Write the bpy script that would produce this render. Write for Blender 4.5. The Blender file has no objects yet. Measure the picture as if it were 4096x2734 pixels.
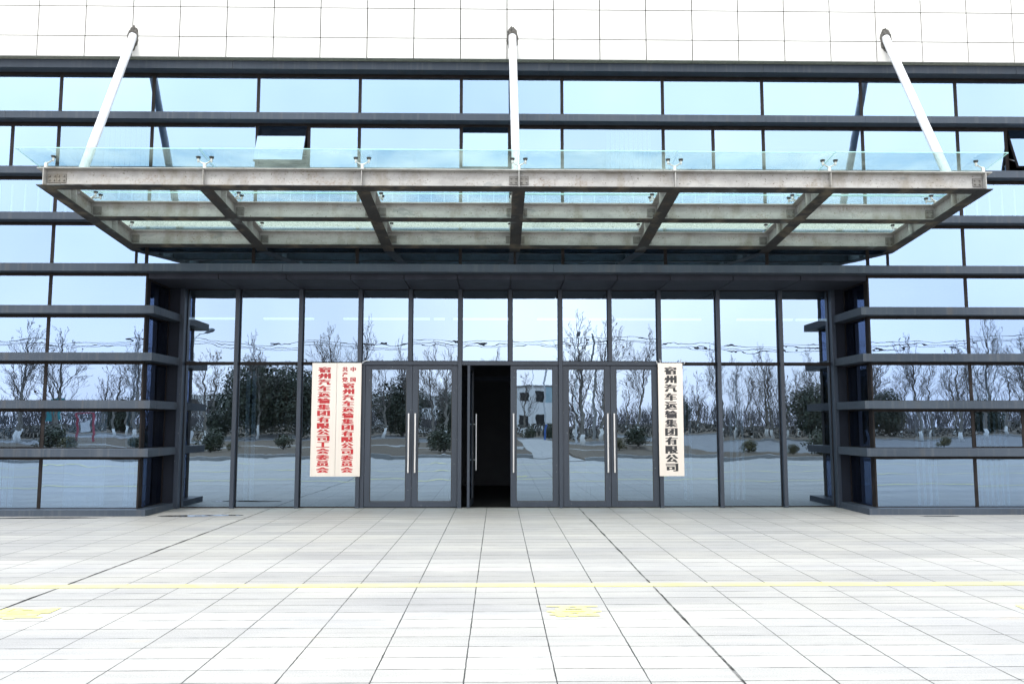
import bpy, math, random
from mathutils import Vector, Matrix, noise as mnoise

R = math.radians
SC = bpy.context.scene
COL = SC.collection

# ------------------------------------------------------------------ camera
cd = bpy.data.cameras.new('camera')
cd.sensor_width = 36.0
cd.lens = 29.19
cd.clip_start = 0.1
cd.clip_end = 2000.0
cam = bpy.data.objects.new('camera', cd)
cam.location = (0.0, 0.0, 1.65)
cam.rotation_euler = (R(90 + 5.589), 0.0, R(-0.944))
COL.objects.link(cam)
SC.camera = cam

# ------------------------------------------------------------------ world, sun, exposure
SUN_EL, SUN_AZ = 52.0, 205.0          # azimuth clockwise from +Y (the sun stands behind the camera)
w = bpy.data.worlds.new('World')
SC.world = w
w.use_nodes = True
nt = w.node_tree
nt.nodes.clear()
N = nt.nodes.new
out = N('ShaderNodeOutputWorld')
bg = N('ShaderNodeBackground')
bg.inputs['Strength'].default_value = 0.1
sky = N('ShaderNodeTexSky')
sky.sky_type = 'NISHITA'
sky.sun_disc = False
sky.sun_elevation = R(SUN_EL)
sky.sun_rotation = R(SUN_AZ)
sky.dust_density = 3.0
tc = N('ShaderNodeTexCoord')
sep = N('ShaderNodeSeparateXYZ')
ramp = N('ShaderNodeValToRGB')
er = ramp.color_ramp
er.elements[0].position = 0.0
er.elements[0].color = (0.90, 0.86, 0.92, 1)
er.elements[1].position = 1.0
er.elements[1].color = (0.80, 0.82, 0.84, 1)
e = er.elements.new(0.10)
e.color = (0.92, 0.89, 0.94, 1)
e = er.elements.new(0.26)
e.color = (0.92, 0.92, 0.95, 1)
e = er.elements.new(0.45)
e.color = (0.92, 0.97, 0.94, 1)
cn = N('ShaderNodeTexNoise')
cn.inputs['Scale'].default_value = 1.7
cn.inputs['Detail'].default_value = 5.0
cmul = N('ShaderNodeMapRange')
cmul.inputs['From Min'].default_value = 0.3
cmul.inputs['From Max'].default_value = 0.7
cmul.inputs['To Min'].default_value = 9.4
cmul.inputs['To Max'].default_value = 14.6
vm = N('ShaderNodeVectorMath')
vm.operation = 'SCALE'
mx = N('ShaderNodeMix')
mx.data_type = 'RGBA'
mx.inputs[0].default_value = 0.82
L = nt.links.new
L(tc.outputs['Generated'], sep.inputs[0])
L(sep.outputs['Z'], ramp.inputs[0])
L(tc.outputs['Generated'], cn.inputs['Vector'])
L(cn.outputs['Fac'], cmul.inputs['Value'])
L(ramp.outputs['Color'], vm.inputs[0])
L(cmul.outputs['Result'], vm.inputs['Scale'])
L(sky.outputs['Color'], mx.inputs[6])
tn = N('ShaderNodeMix')
tn.data_type = 'RGBA'
tn.blend_type = 'MULTIPLY'
tn.inputs[0].default_value = 1.0
tr_ = N('ShaderNodeValToRGB')
tr_.color_ramp.elements[0].position = 0.32
tr_.color_ramp.elements[0].color = (0.93, 0.98, 1.06, 1)
tr_.color_ramp.elements[1].position = 0.66
tr_.color_ramp.elements[1].color = (1.05, 1.02, 0.97, 1)
L(cn.outputs['Fac'], tr_.inputs[0])
L(vm.outputs['Vector'], tn.inputs[6])
L(tr_.outputs['Color'], tn.inputs[7])
L(tn.outputs[2], mx.inputs[7])
L(mx.outputs[2], bg.inputs['Color'])
L(bg.outputs[0], out.inputs['Surface'])

sl = bpy.data.lights.new('sun', 'SUN')
sl.energy = 0.8
sl.angle = R(12)
sl.color = (1.0, 0.96, 0.90)
sun = bpy.data.objects.new('sun', sl)
az, el = R(SUN_AZ), R(SUN_EL)
tosun = Vector((math.sin(az) * math.cos(el), math.cos(az) * math.cos(el), math.sin(el)))
sun.rotation_euler = tosun.to_track_quat('Z', 'Y').to_euler()
sun.location = (0, -20, 40)
COL.objects.link(sun)

SC.view_settings.view_transform = 'Standard'
SC.view_settings.look = 'None'
SC.view_settings.gamma = 1.0
SC.view_settings.exposure = 1.85
SC.render.engine = 'CYCLES'
SC.cycles.use_denoising = True
SC.cycles.max_bounces = 10
SC.cycles.transparent_max_bounces = 24
SC.cycles.glossy_bounces = 4
SC.cycles.sample_clamp_indirect = 8.0


# ------------------------------------------------------------------ mesh builder
class MB:
    def __init__(self):
        self.v, self.f, self.mi = [], [], []

    def quad(self, a, b, c, d, m=0):
        i = len(self.v)
        self.v += [tuple(a), tuple(b), tuple(c), tuple(d)]
        self.f.append((i, i + 1, i + 2, i + 3))
        self.mi.append(m)

    def poly(self, pts, m=0):
        i = len(self.v)
        self.v += [tuple(p) for p in pts]
        self.f.append(tuple(range(i, i + len(pts))))
        self.mi.append(m)

    def box(self, x0, x1, y0, y1, z0, z1, m=0):
        i = len(self.v)
        self.v += [(x0, y0, z0), (x1, y0, z0), (x1, y1, z0), (x0, y1, z0),
                   (x0, y0, z1), (x1, y0, z1), (x1, y1, z1), (x0, y1, z1)]
        for q in ((0, 3, 2, 1), (4, 5, 6, 7), (0, 1, 5, 4), (1, 2, 6, 5), (2, 3, 7, 6), (3, 0, 4, 7)):
            self.f.append(tuple(i + k for k in q))
            self.mi.append(m)

    def hexa(self, p, m=0):
        """eight corners: bottom 0-3 counter-clockwise, top 4-7"""
        i = len(self.v)
        self.v += [tuple(q) for q in p]
        for q in ((0, 3, 2, 1), (4, 5, 6, 7), (0, 1, 5, 4), (1, 2, 6, 5), (2, 3, 7, 6), (3, 0, 4, 7)):
            self.f.append(tuple(i + k for k in q))
            self.mi.append(m)

    def tube(self, pts, rad, n=8, caps=True, m=0):
        pts = [Vector(p) for p in pts]
        if not hasattr(rad, '__len__'):
            rad = [rad] * len(pts)
        rings = []
        for k, p in enumerate(pts):
            t = (pts[min(k + 1, len(pts) - 1)] - pts[max(k - 1, 0)])
            if t.length < 1e-9:
                t = Vector((0, 0, 1))
            t.normalize()
            a = Vector((1, 0, 0)) if abs(t.x) < 0.8 else Vector((0, 1, 0))
            b = t.cross(a).normalized()
            a = b.cross(t)
            i = len(self.v)
            for j in range(n):
                an = 2 * math.pi * j / n
                self.v.append(tuple(p + (a * math.cos(an) + b * math.sin(an)) * rad[k]))
            rings.append(i)
        for k in range(len(rings) - 1):
            for j in range(n):
                a, b = rings[k] + j, rings[k] + (j + 1) % n
                self.f.append((a, b, b + rings[k + 1] - rings[k], a + rings[k + 1] - rings[k]))
                self.mi.append(m)
        if caps:
            self.f.append(tuple(rings[0] + j for j in reversed(range(n))))
            self.f.append(tuple(rings[-1] + j for j in range(n)))
            self.mi += [m, m]

    def mesh(self, name, mats, smooth=False):
        me = bpy.data.meshes.new(name)
        me.from_pydata(self.v, [], self.f)
        for q in (mats if isinstance(mats, (list, tuple)) else [mats]):
            me.materials.append(q)
        me.polygons.foreach_set('material_index', self.mi)
        if smooth:
            me.polygons.foreach_set('use_smooth', [True] * len(self.f))
        me.update()
        return me

    def build(self, name, mats, parent=None, smooth=False, bevel=0.0, loc=None):
        o = bpy.data.objects.new(name, self.mesh(name, mats, smooth))
        COL.objects.link(o)
        if parent is not None:
            o.parent = parent
        if loc is not None:
            o.location = loc
        if bevel > 0:
            b = o.modifiers.new('bevel', 'BEVEL')
            b.width = bevel
            b.segments = 2
            b.limit_method = 'ANGLE'
        return o


def thing(name, label, cat, loc=(0, 0, 0), rz=0.0, group=None):
    o = bpy.data.objects.new(name, None)
    COL.objects.link(o)
    o.location = loc
    o.rotation_euler = (0, 0, rz)
    o.empty_display_size = 0.3
    return tag(o, label, cat, group)


def tag(o, label, cat, group=None):
    o['label'] = label
    o['category'] = cat
    if group:
        o['group'] = group
    return o


def structure(o):
    o['kind'] = 'structure'
    return o


def link_copy(o, parent=None):
    c = o.copy()
    COL.objects.link(c)
    c.parent = parent
    return c


# ------------------------------------------------------------------ materials
def new_mat(name):
    m = bpy.data.materials.new(name)
    m.use_nodes = True
    t = m.node_tree
    b = t.nodes['Principled BSDF']
    return m, t, b


class G:
    """small node-graph helper"""
    def __init__(self, t):
        self.t = t

    def n(self, typ, **kw):
        q = self.t.nodes.new(typ)
        for k, v in kw.items():
            setattr(q, k, v)
        return q

    def l(self, a, b):
        self.t.links.new(a, b)

    def pos(self, scale=(1, 1, 1), loc=(0, 0, 0)):
        g = self.n('ShaderNodeNewGeometry')
        mp = self.n('ShaderNodeMapping')
        mp.inputs['Scale'].default_value = scale
        mp.inputs['Location'].default_value = loc
        self.l(g.outputs['Position'], mp.inputs['Vector'])
        return mp.outputs['Vector']

    def obj(self, scale=(1, 1, 1)):
        g = self.n('ShaderNodeTexCoord')
        mp = self.n('ShaderNodeMapping')
        mp.inputs['Scale'].default_value = scale
        self.l(g.outputs['Object'], mp.inputs['Vector'])
        return mp.outputs['Vector']

    def noise(self, vec, scale, detail=3.0, rough=0.5):
        q = self.n('ShaderNodeTexNoise')
        q.inputs['Scale'].default_value = scale
        q.inputs['Detail'].default_value = detail
        q.inputs['Roughness'].default_value = rough
        self.l(vec, q.inputs['Vector'])
        return q

    def rng(self, val, a, b, c=0.0, d=1.0):
        q = self.n('ShaderNodeMapRange')
        for k, v in zip(('From Min', 'From Max', 'To Min', 'To Max'), (a, b, c, d)):
            q.inputs[k].default_value = v
        self.l(val, q.inputs['Value'])
        return q.outputs['Result']

    def math(self, op, a, b=None, c=None):
        q = self.n('ShaderNodeMath', operation=op)
        for k, v in enumerate((a, b, c)):
            if v is None:
                continue
            if isinstance(v, (int, float)):
                q.inputs[k].default_value = v
            else:
                self.l(v, q.inputs[k])
        return q.outputs[0]

    def mix(self, fac, a, b, blend='MIX'):
        q = self.n('ShaderNodeMix', data_type='RGBA', blend_type=blend)
        for k, v in ((0, fac), (6, a), (7, b)):
            if isinstance(v, (int, float)):
                q.inputs[k].default_value = v
            elif isinstance(v, tuple):
                q.inputs[k].default_value = v + (1,)
            else:
                self.l(v, q.inputs[k])
        return q.outputs[2]

    def bump(self, h, strength, dist=0.01):
        q = self.n('ShaderNodeBump')
        q.inputs['Strength'].default_value = strength
        q.inputs['Distance'].default_value = dist
        self.l(h, q.inputs['Height'])
        return q.outputs['Normal']


def simple(name, col, rough=0.6, metal=0.0, var=0.12, vscale=3.0, stretch=(1, 1, 1), spec=0.5, bump=0.0, bscale=40.0):
    m, t, b = new_mat(name)
    g = G(t)
    nz = g.noise(g.pos(stretch), vscale, 4.0, 0.6)
    dark = tuple(c * (1 - var) for c in col)
    lite = tuple(min(1.0, c * (1 + var)) for c in col)
    g.l(g.mix(g.rng(nz.outputs['Fac'], 0.3, 0.7), dark, lite), b.inputs['Base Color'])
    b.inputs['Roughness'].default_value = rough
    b.inputs['Metallic'].default_value = metal
    b.inputs['Specular IOR Level'].default_value = spec
    if bump > 0:
        g.l(g.bump(g.noise(g.pos(), bscale, 3.0).outputs['Fac'], bump), b.inputs['Normal'])
    return m


# stone cladding
def make_stone():
    m, t, b = new_mat('pale_stone')
    g = G(t)
    a = g.noise(g.pos(), 0.9, 3).outputs['Fac']
    s = g.noise(g.pos(), 60, 2).outputs['Fac']
    c = g.mix(g.rng(a, 0.3, 0.7), (0.44, 0.437, 0.423), (0.47, 0.47, 0.46))
    c = g.mix(g.rng(s, 0.66, 0.72), c, (0.38, 0.37, 0.35))
    g.l(c, b.inputs['Base Color'])
    b.inputs['Roughness'].default_value = 0.7
    g.l(g.bump(s, 0.15, 0.002), b.inputs['Normal'])
    return m


M = {}
M['stone'] = make_stone()
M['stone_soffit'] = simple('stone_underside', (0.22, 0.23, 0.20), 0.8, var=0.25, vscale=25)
M['joint'] = simple('dark_joint', (0.02, 0.02, 0.02), 0.9)
M['frame'] = simple('frame_black_brown', (0.013, 0.011, 0.011), 0.55, var=0.4, vscale=5, spec=0.1)
M['soffit'] = simple('soffit_panel', (0.026, 0.029, 0.039), 0.6, var=0.2, spec=0.06)
M['panel'] = simple('charcoal_panel', (0.011, 0.013, 0.019), 0.5, var=0.12, spec=0.1)
M['black'] = simple('black_gasket', (0.012, 0.012, 0.013), 0.6)
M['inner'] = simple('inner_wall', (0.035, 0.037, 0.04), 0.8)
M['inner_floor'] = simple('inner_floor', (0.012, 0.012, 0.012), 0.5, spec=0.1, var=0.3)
M['blind'] = simple('pale_blind', (0.70, 0.74, 0.76), 0.8, var=0.08)
M['steel_bright'] = simple('brushed_steel', (0.60, 0.59, 0.57), 0.28, metal=0.9, var=0.05)
M['white_paint'] = simple('white_paint', (0.52, 0.54, 0.57), 0.4, var=0.06, vscale=9)
M['clamp'] = simple('cast_clamp', (0.45, 0.45, 0.44), 0.4, metal=0.4, var=0.12, vscale=30)
M['rubber'] = simple('black_rubber', (0.02, 0.02, 0.02), 0.5)
M['yellow'] = None


def make_fin():
    m, t, b = new_mat('grey_aluminium')
    g = G(t)
    streak = g.noise(g.pos((18, 18, 0.5)), 1.0, 3).outputs['Fac']
    big = g.noise(g.pos((0.7, 0.7, 2.0)), 1.0, 3).outputs['Fac']
    c = g.mix(g.rng(big, 0.3, 0.7), (0.030, 0.040, 0.055), (0.043, 0.054, 0.071))
    c = g.mix(g.math('MULTIPLY', g.rng(streak, 0.52, 0.75), 0.35), c, (0.09, 0.094, 0.10))
    st = g.noise(g.pos((5, 5, 0.4), (4, 1, 0)), 1.0, 4).outputs['Fac']
    c = g.mix(g.math('MULTIPLY', g.rng(st, 0.60, 0.80), 0.35), c, (0.085, 0.068, 0.05))
    g.l(c, b.inputs['Base Color'])
    b.inputs['Specular IOR Level'].default_value = 0.12
    g.l(g.rng(big, 0.2, 0.8, 0.40, 0.55), b.inputs['Roughness'])
    return m


def make_doorframe():
    m, t, b = new_mat('slate_frame_paint')
    g = G(t)
    big = g.noise(g.pos((3, 3, 0.6)), 1.0, 4).outputs['Fac']
    c = g.mix(g.rng(big, 0.3, 0.7), (0.013, 0.020, 0.032), (0.019, 0.027, 0.042))
    chip = g.noise(g.pos(), 42, 2).outputs['Fac']
    c = g.mix(g.rng(chip, 0.745, 0.76), c, (0.4, 0.4, 0.38))
    g.l(c, b.inputs['Base Color'])
    b.inputs['Roughness'].default_value = 0.42
    b.inputs['Metallic'].default_value = 0.15
    return m


def make_glass(name, tint=(0.50, 0.69, 0.95), f0=0.37, trans=(0.17, 0.23, 0.30), wave=1.15):
    """coated reflective glazing: mirror + tinted see-through, with roller-wave distortion"""
    m, t, b = new_mat(name)
    g = G(t)
    geo = g.n('ShaderNodeNewGeometry')
    oi = g.n('ShaderNodeObjectInfo')
    wn = g.n('ShaderNodeTexWhiteNoise', noise_dimensions='1D')
    g.l(oi.outputs['Random'], wn.inputs['W'])
    off = g.n('ShaderNodeVectorMath', operation='SCALE')
    g.l(wn.outputs['Color'], off.inputs[0])
    off.inputs['Scale'].default_value = 37.0

    def pvec(scale):
        mp = g.n('ShaderNodeVectorMath', operation='MULTIPLY_ADD')
        g.l(geo.outputs['Position'], mp.inputs[0])
        mp.inputs[1].default_value = scale
        g.l(off.outputs[0], mp.inputs[2])
        return mp.outputs[0]
    total = None
    for scale, amp in (((0.9, 0.9, 3.0), 0.0060), ((2.4, 2.4, 9.0), 0.0036), ((11.0, 11.0, 5.0), 0.0010), ((0.45, 0.45, 7.0), 0.0045)):
        q = g.noise(pvec(scale), 1.0, 1.0)
        s = g.n('ShaderNodeVectorMath', operation='SUBTRACT')
        g.l(q.outputs['Color'], s.inputs[0])
        s.inputs[1].default_value = (0.5, 0.5, 0.5)
        k = g.n('ShaderNodeVectorMath', operation='MULTIPLY')
        g.l(s.outputs[0], k.inputs[0])
        k.inputs[1].default_value = (amp * wave * 0.55, amp * wave * 0.55, amp * wave)
        if total is None:
            total = k.outputs[0]
        else:
            ad = g.n('ShaderNodeVectorMath', operation='ADD')
            g.l(total, ad.inputs[0])
            g.l(k.outputs[0], ad.inputs[1])
            total = ad.outputs[0]
    # every pane sits a hair out of true
    s = g.n('ShaderNodeVectorMath', operation='SUBTRACT')
    g.l(wn.outputs['Color'], s.inputs[0])
    s.inputs[1].default_value = (0.5, 0.5, 0.5)
    k = g.n('ShaderNodeVectorMath', operation='SCALE')
    g.l(s.outputs[0], k.inputs[0])
    k.inputs['Scale'].default_value = 0.004
    ad = g.n('ShaderNodeVectorMath', operation='ADD')
    g.l(total, ad.inputs[0])
    g.l(k.outputs[0], ad.inputs[1])
    ad2 = g.n('ShaderNodeVectorMath', operation='ADD')
    g.l(geo.outputs['Normal'], ad2.inputs[0])
    g.l(ad.outputs[0], ad2.inputs[1])
    nn = g.n('ShaderNodeVectorMath', operation='NORMALIZE')
    g.l(ad2.outputs[0], nn.inputs[0])
    gl = g.n('ShaderNodeBsdfGlossy')
    gl.inputs['Roughness'].default_value = 0.0
    gl.inputs['Color'].default_value = tint + (1,)
    g.l(nn.outputs[0], gl.inputs['Normal'])
    tr = g.n('ShaderNodeBsdfTransparent')
    tr.inputs['Color'].default_value = trans + (1,)
    lw = g.n('ShaderNodeLayerWeight')
    lw.inputs['Blend'].default_value = 0.5
    fac = g.math('MULTIPLY_ADD', g.math('POWER', lw.outputs['Facing'], 3.0), 0.35, f0)
    fac = g.math('MULTIPLY', fac, g.rng(wn.outputs['Value'], 0.0, 1.0, 0.90, 1.08))
    mix = g.n('ShaderNodeMixShader')
    g.l(fac, mix.inputs[0])
    g.l(tr.outputs[0], mix.inputs[1])
    g.l(gl.outputs[0], mix.inputs[2])
    # faint dust film with runs
    df = g.n('ShaderNodeBsdfDiffuse')
    df.inputs['Color'].default_value = (0.55, 0.56, 0.56, 1)
    d1 = g.noise(g.pos((14, 14, 0.7)), 1.0, 3).outputs['Fac']
    d2 = g.noise(g.pos((0.8, 0.8, 1.6)), 1.0, 3).outputs['Fac']
    dust = g.math('MULTIPLY', g.rng(d1, 0.35, 0.8), g.rng(d2, 0.35, 0.75, 0.0, 0.025))
    mix2 = g.n('ShaderNodeMixShader')
    g.l(dust, mix2.inputs[0])
    g.l(mix.outputs[0], mix2.inputs[1])
    g.l(df.outputs[0], mix2.inputs[2])
    g.l(mix2.outputs[0], t.nodes['Material Output'].inputs['Surface'])
    return m


def make_edge_glass():
    m, t, b = new_mat('glass_edge')
    g = G(t)
    tr = g.n('ShaderNodeBsdfTransparent')
    tr.inputs['Color'].default_value = (0.9, 0.95, 0.95, 1)
    g.l(tr.outputs[0], t.nodes['Material Output'].inputs['Surface'])
    return m


def make_canopy_glass(name, dirt):
    m, t, b = new_mat(name)
    g = G(t)
    tr = g.n('ShaderNodeBsdfTransparent')
    tr.inputs['Color'].default_value = (0.70, 0.83, 0.79, 1)
    gl = g.n('ShaderNodeBsdfGlossy')
    gl.inputs['Roughness'].default_value = 0.02
    fr = g.n('ShaderNodeFresnel')
    fr.inputs['IOR'].default_value = 1.45
    mix = g.n('ShaderNodeMixShader')
    g.l(fr.outputs[0], mix.inputs[0])
    g.l(tr.outputs[0], mix.inputs[1])
    g.l(gl.outputs[0], mix.inputs[2])
    df = g.n('ShaderNodeBsdfTranslucent')
    df.inputs['Color'].default_value = (0.44, 0.52, 0.47, 1)
    a = g.noise(g.pos((1, 1, 1)), 1.3, 3).outputs['Fac']
    mo = g.noise(g.pos((1, 1, 1)), 45, 3, 0.7).outputs['Fac']
    sy = g.n('ShaderNodeSeparateXYZ')
    g.l(g.pos(), sy.inputs[0])
    low_end = g.rng(sy.outputs['Y'], 14.35, 14.55)      # dirt gathers along the low edge by the wall
    f = g.math('MAXIMUM', g.rng(a, 0.3, 0.8, 0.0, dirt), g.math('MULTIPLY', low_end, g.rng(mo, 0.38, 0.62, 0.45, 0.92)))
    mix2 = g.n('ShaderNodeMixShader')
    g.l(f, mix2.inputs[0])
    g.l(mix.outputs[0], mix2.inputs[1])
    g.l(df.outputs[0], mix2.inputs[2])
    g.l(mix2.outputs[0], t.nodes['Material Output'].inputs['Surface'])
    return m


def make_steel(name, base, rust):
    m, t, b = new_mat(name)
    g = G(t)
    a = g.noise(g.pos((0.8, 0.8, 2.2)), 1.6, 4, 0.6).outputs['Fac']
    f = g.noise(g.pos(), 34, 3, 0.65).outputs['Fac']
    patch = g.noise(g.pos((1.0, 1.0, 1.6), (3, 7, 1)), 2.1, 5, 0.62).outputs['Fac']
    c = g.mix(g.rng(a, 0.3, 0.7), tuple(q * 0.80 for q in base), tuple(min(1, q * 1.16) for q in base))
    blot = g.noise(g.pos((1.0, 1.0, 1.4), (8, 1, 2)), 4.3, 5, 0.7).outputs['Fac']
    c = g.mix(g.math('MULTIPLY', g.rng(blot, 0.50, 0.60), 0.30), c, tuple(q * 0.55 for q in base))
    c = g.mix(g.rng(f, 0.63, 0.70), c, (0.085, 0.065, 0.05))
    rm = g.math('MULTIPLY', g.rng(patch, 0.54, 0.72), g.rng(f, 0.42, 0.60))
    c = g.mix(g.math('MULTIPLY', rm, rust), c, (0.17, 0.105, 0.06))
    stn = g.noise(g.pos((1.6, 1.6, 0.7), (1, 3, 5)), 1.7, 4, 0.6).outputs['Fac']
    c = g.mix(g.math('MULTIPLY', g.rng(stn, 0.52, 0.66), 0.45), c, (0.16, 0.135, 0.098))
    c = g.mix(g.math('MULTIPLY', g.rng(a, 0.62, 0.66), 0.45), c, (0.135, 0.155, 0.16))
    g.l(c, b.inputs['Base Color'])
    b.inputs['Roughness'].default_value = 0.65
    b.inputs['Specular IOR Level'].default_value = 0.08
    g.l(g.bump(f, 0.2, 0.003), b.inputs['Normal'])
    return m


def make_paving():
    m, t, b = new_mat('granite_paving')
    g = G(t)
    geo = g.n('ShaderNodeNewGeometry')
    sp = g.n('ShaderNodeSeparateXYZ')
    g.l(geo.outputs['Position'], sp.inputs[0])
    wob = g.noise(g.pos((0.5, 0.5, 0.5)), 1.0, 2).outputs['Fac']
    fine = g.noise(g.pos(), 12, 3).outputs['Fac']
    wx = g.math('MULTIPLY_ADD', g.math('SUBTRACT', fine, 0.5), 0.010, 0.0)
    cx = g.math('DIVIDE', g.math('ADD', g.math('ADD', sp.outputs['X'], 60.22), wx), 0.6)
    ix = g.math('FLOOR', cx)
    # courses shift by a centimetre or two from one column to the next
    wn0 = g.n('ShaderNodeTexWhiteNoise', noise_dimensions='1D')
    g.l(ix, wn0.inputs['W'])
    cyo = g.math('MULTIPLY_ADD', wn0.outputs['Value'], 0.02, 0.0)
    cy = g.math('DIVIDE', g.math('ADD', g.math('ADD', g.math('ADD', sp.outputs['Y'], 57.2 - 0.086), cyo), wx), 0.286)
    iy = g.math('FLOOR', cy)
    fx = g.math('SUBTRACT', cx, ix)
    fy = g.math('SUBTRACT', cy, iy)
    ex = g.math('MULTIPLY', g.math('MINIMUM', fx, g.math('SUBTRACT', 1.0, fx)), 0.6)
    ey = g.math('MULTIPLY', g.math('MINIMUM', fy, g.math('SUBTRACT', 1.0, fy)), 0.286)
    # joint width and darkness vary
    jv = g.noise(g.pos((0.45, 1.3, 1)), 1.7, 3, 0.7).outputs['Fac']
    jx = g.math('LESS_THAN', ex, g.rng(jv, 0.3, 0.7, 0.0026, 0.0062))
    jv2 = g.noise(g.pos((2.2, 3.3, 1), (5, 2, 0)), 1.0, 3, 0.7).outputs['Fac']
    jy = g.math('MULTIPLY', g.math('LESS_THAN', ey, g.rng(jv2, 0.3, 0.7, 0.0026, 0.0070)), g.rng(jv2, 0.34, 0.54, 0.30, 1.0))
    # every sixth or so course line is a wide one
    wn1 = g.n('ShaderNodeTexWhiteNoise', noise_dimensions='1D')
    g.l(g.math('ROUND', cy), wn1.inputs['W'])
    strong = g.math('GREATER_THAN', wn1.outputs['Value'], 0.80)
    jy = g.math('MAXIMUM', jy, g.math('MULTIPLY', strong, g.math('MULTIPLY', g.math('LESS_THAN', ey, 0.0080), g.rng(jv, 0.35, 0.5, 0.4, 1.0))))
    joint = g.math('MAXIMUM', jx, jy)
    # tones: per slab, per batch of courses, dust and speckle
    cmb = g.n('ShaderNodeCombineXYZ')
    g.l(ix, cmb.inputs[0])
    g.l(iy, cmb.inputs[1])
    wn = g.n('ShaderNodeTexWhiteNoise', noise_dimensions='2D')
    g.l(cmb.outputs[0], wn.inputs['Vector'])
    rowv = g.n('ShaderNodeTexNoise', noise_dimensions='1D')
    rowv.inputs['Scale'].default_value = 0.31
    rowv.inputs['Detail'].default_value = 2.0
    g.l(iy, rowv.inputs['W'])
    cloud = g.noise(g.pos((0.35, 1.0, 1)), 1.1, 4, 0.6).outputs['Fac']
    streak = g.noise(g.pos((1.2, 11, 1)), 1.0, 4, 0.7).outputs['Fac']
    speck = g.noise(g.pos(), 85, 2, 0.8).outputs['Fac']
    v = g.math('MULTIPLY_ADD', g.math('SUBTRACT', wn.outputs['Value'], 0.5), 0.05, 1.0)
    v = g.math('ADD', v, g.math('MULTIPLY', g.math('SUBTRACT', rowv.outputs['Fac'], 0.5), 0.46))
    v = g.math('ADD', v, g.math('MULTIPLY', g.math('SUBTRACT', cloud, 0.5), 0.55))
    v = g.math('ADD', v, g.math('MULTIPLY', g.math('SUBTRACT', streak, 0.5), 0.34))
    v = g.math('ADD', v, g.math('MULTIPLY', g.math('SUBTRACT', speck, 0.5), 0.8))
    # trodden dirt plus painted contact shade, darker towards the doors and the plinth
    gr = g.noise(g.pos((0.5, 2.4, 1)), 1.6, 4, 0.65).outputs['Fac']
    grime_shade = g.math('MULTIPLY', g.rng(g.math('ADD', sp.outputs['Y'], g.math('MULTIPLY', gr, 2.0)), 14.2, 16.0), g.rng(gr, 0.25, 0.7, 0.35, 1.0))
    tone = g.mix(g.rng(cloud, 0.35, 0.65), (0.280, 0.280, 0.281), (0.300, 0.296, 0.281))
    sc = g.n('ShaderNodeVectorMath', operation='SCALE')
    g.l(tone, sc.inputs[0])
    g.l(v, sc.inputs['Scale'])
    c = g.mix(g.math('MULTIPLY', grime_shade, 0.55), sc.outputs[0], (0.13, 0.125, 0.118))
    # rust coloured blots
    bl = g.noise(g.pos((0.8, 1.3, 1), (9.3, 2.1, 0)), 0.9, 3, 0.6).outputs['Fac']
    c = g.mix(g.math('MULTIPLY', g.rng(bl, 0.70, 0.78), 0.30), c, (0.42, 0.30, 0.16))
    c = g.mix(joint, c, (0.020, 0.020, 0.020))
    g.l(c, b.inputs['Base Color'])
    b.inputs['Roughness'].default_value = 0.62
    h = g.math('SUBTRACT', g.math('MULTIPLY', speck, 0.2), joint)
    g.l(g.bump(h, 0.5, 0.004), b.inputs['Normal'])
    return m


def make_marking():
    m, t, b = new_mat('worn_yellow_paint')
    g = G(t)
    n1 = g.noise(g.pos(), 55, 3, 0.7).outputs['Fac']
    n2 = g.noise(g.pos(), 3.0, 3).outputs['Fac']
    c = g.mix(g.rng(n2, 0.3, 0.7), (0.60, 0.575, 0.17), (0.62, 0.60, 0.24))
    c = g.mix(g.math('MULTIPLY', g.rng(n1, 0.50, 0.68), g.rng(n2, 0.35, 0.65, 0.25, 0.95)), c, (0.36, 0.355, 0.32))
    g.l(c, b.inputs['Base Color'])
    b.inputs['Roughness'].default_value = 0.6
    return m


def make_bark(name, base, white_to):
    m, t, b = new_mat(name)
    g = G(t)
    tcn = g.n('ShaderNodeTexCoord')
    sp = g.n('ShaderNodeSeparateXYZ')
    g.l(tcn.outputs['Object'], sp.inputs[0])
    n1 = g.noise(g.pos((4, 4, 1.5)), 1.5, 4).outputs['Fac']
    c = g.mix(g.rng(n1, 0.3, 0.7), tuple(q * 0.6 for q in base), tuple(q * 1.4 for q in base))
    if white_to > 0:
        edge = g.math('LESS_THAN', g.math('MULTIPLY_ADD', n1, 0.12, sp.outputs['Z']), white_to)
        c = g.mix(edge, c, (0.82, 0.82, 0.80))
    g.l(c, b.inputs['Base Color'])
    b.inputs['Roughness'].default_value = 0.85
    return m


def make_leaf(name, c0, c1):
    m, t, b = new_mat(name)
    g = G(t)
    n1 = g.noise(g.pos(), 1.4, 3).outputs['Fac']
    n2 = g.noise(g.pos(), 9.0, 2).outputs['Fac']
    v = g.math('ADD', g.math('MULTIPLY', n1, 0.6), g.math('MULTIPLY', n2, 0.4))
    g.l(g.mix(g.rng(v, 0.35, 0.65), c0, c1), b.inputs['Base Color'])
    b.inputs['Roughness'].default_value = 0.5
    return m


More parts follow.
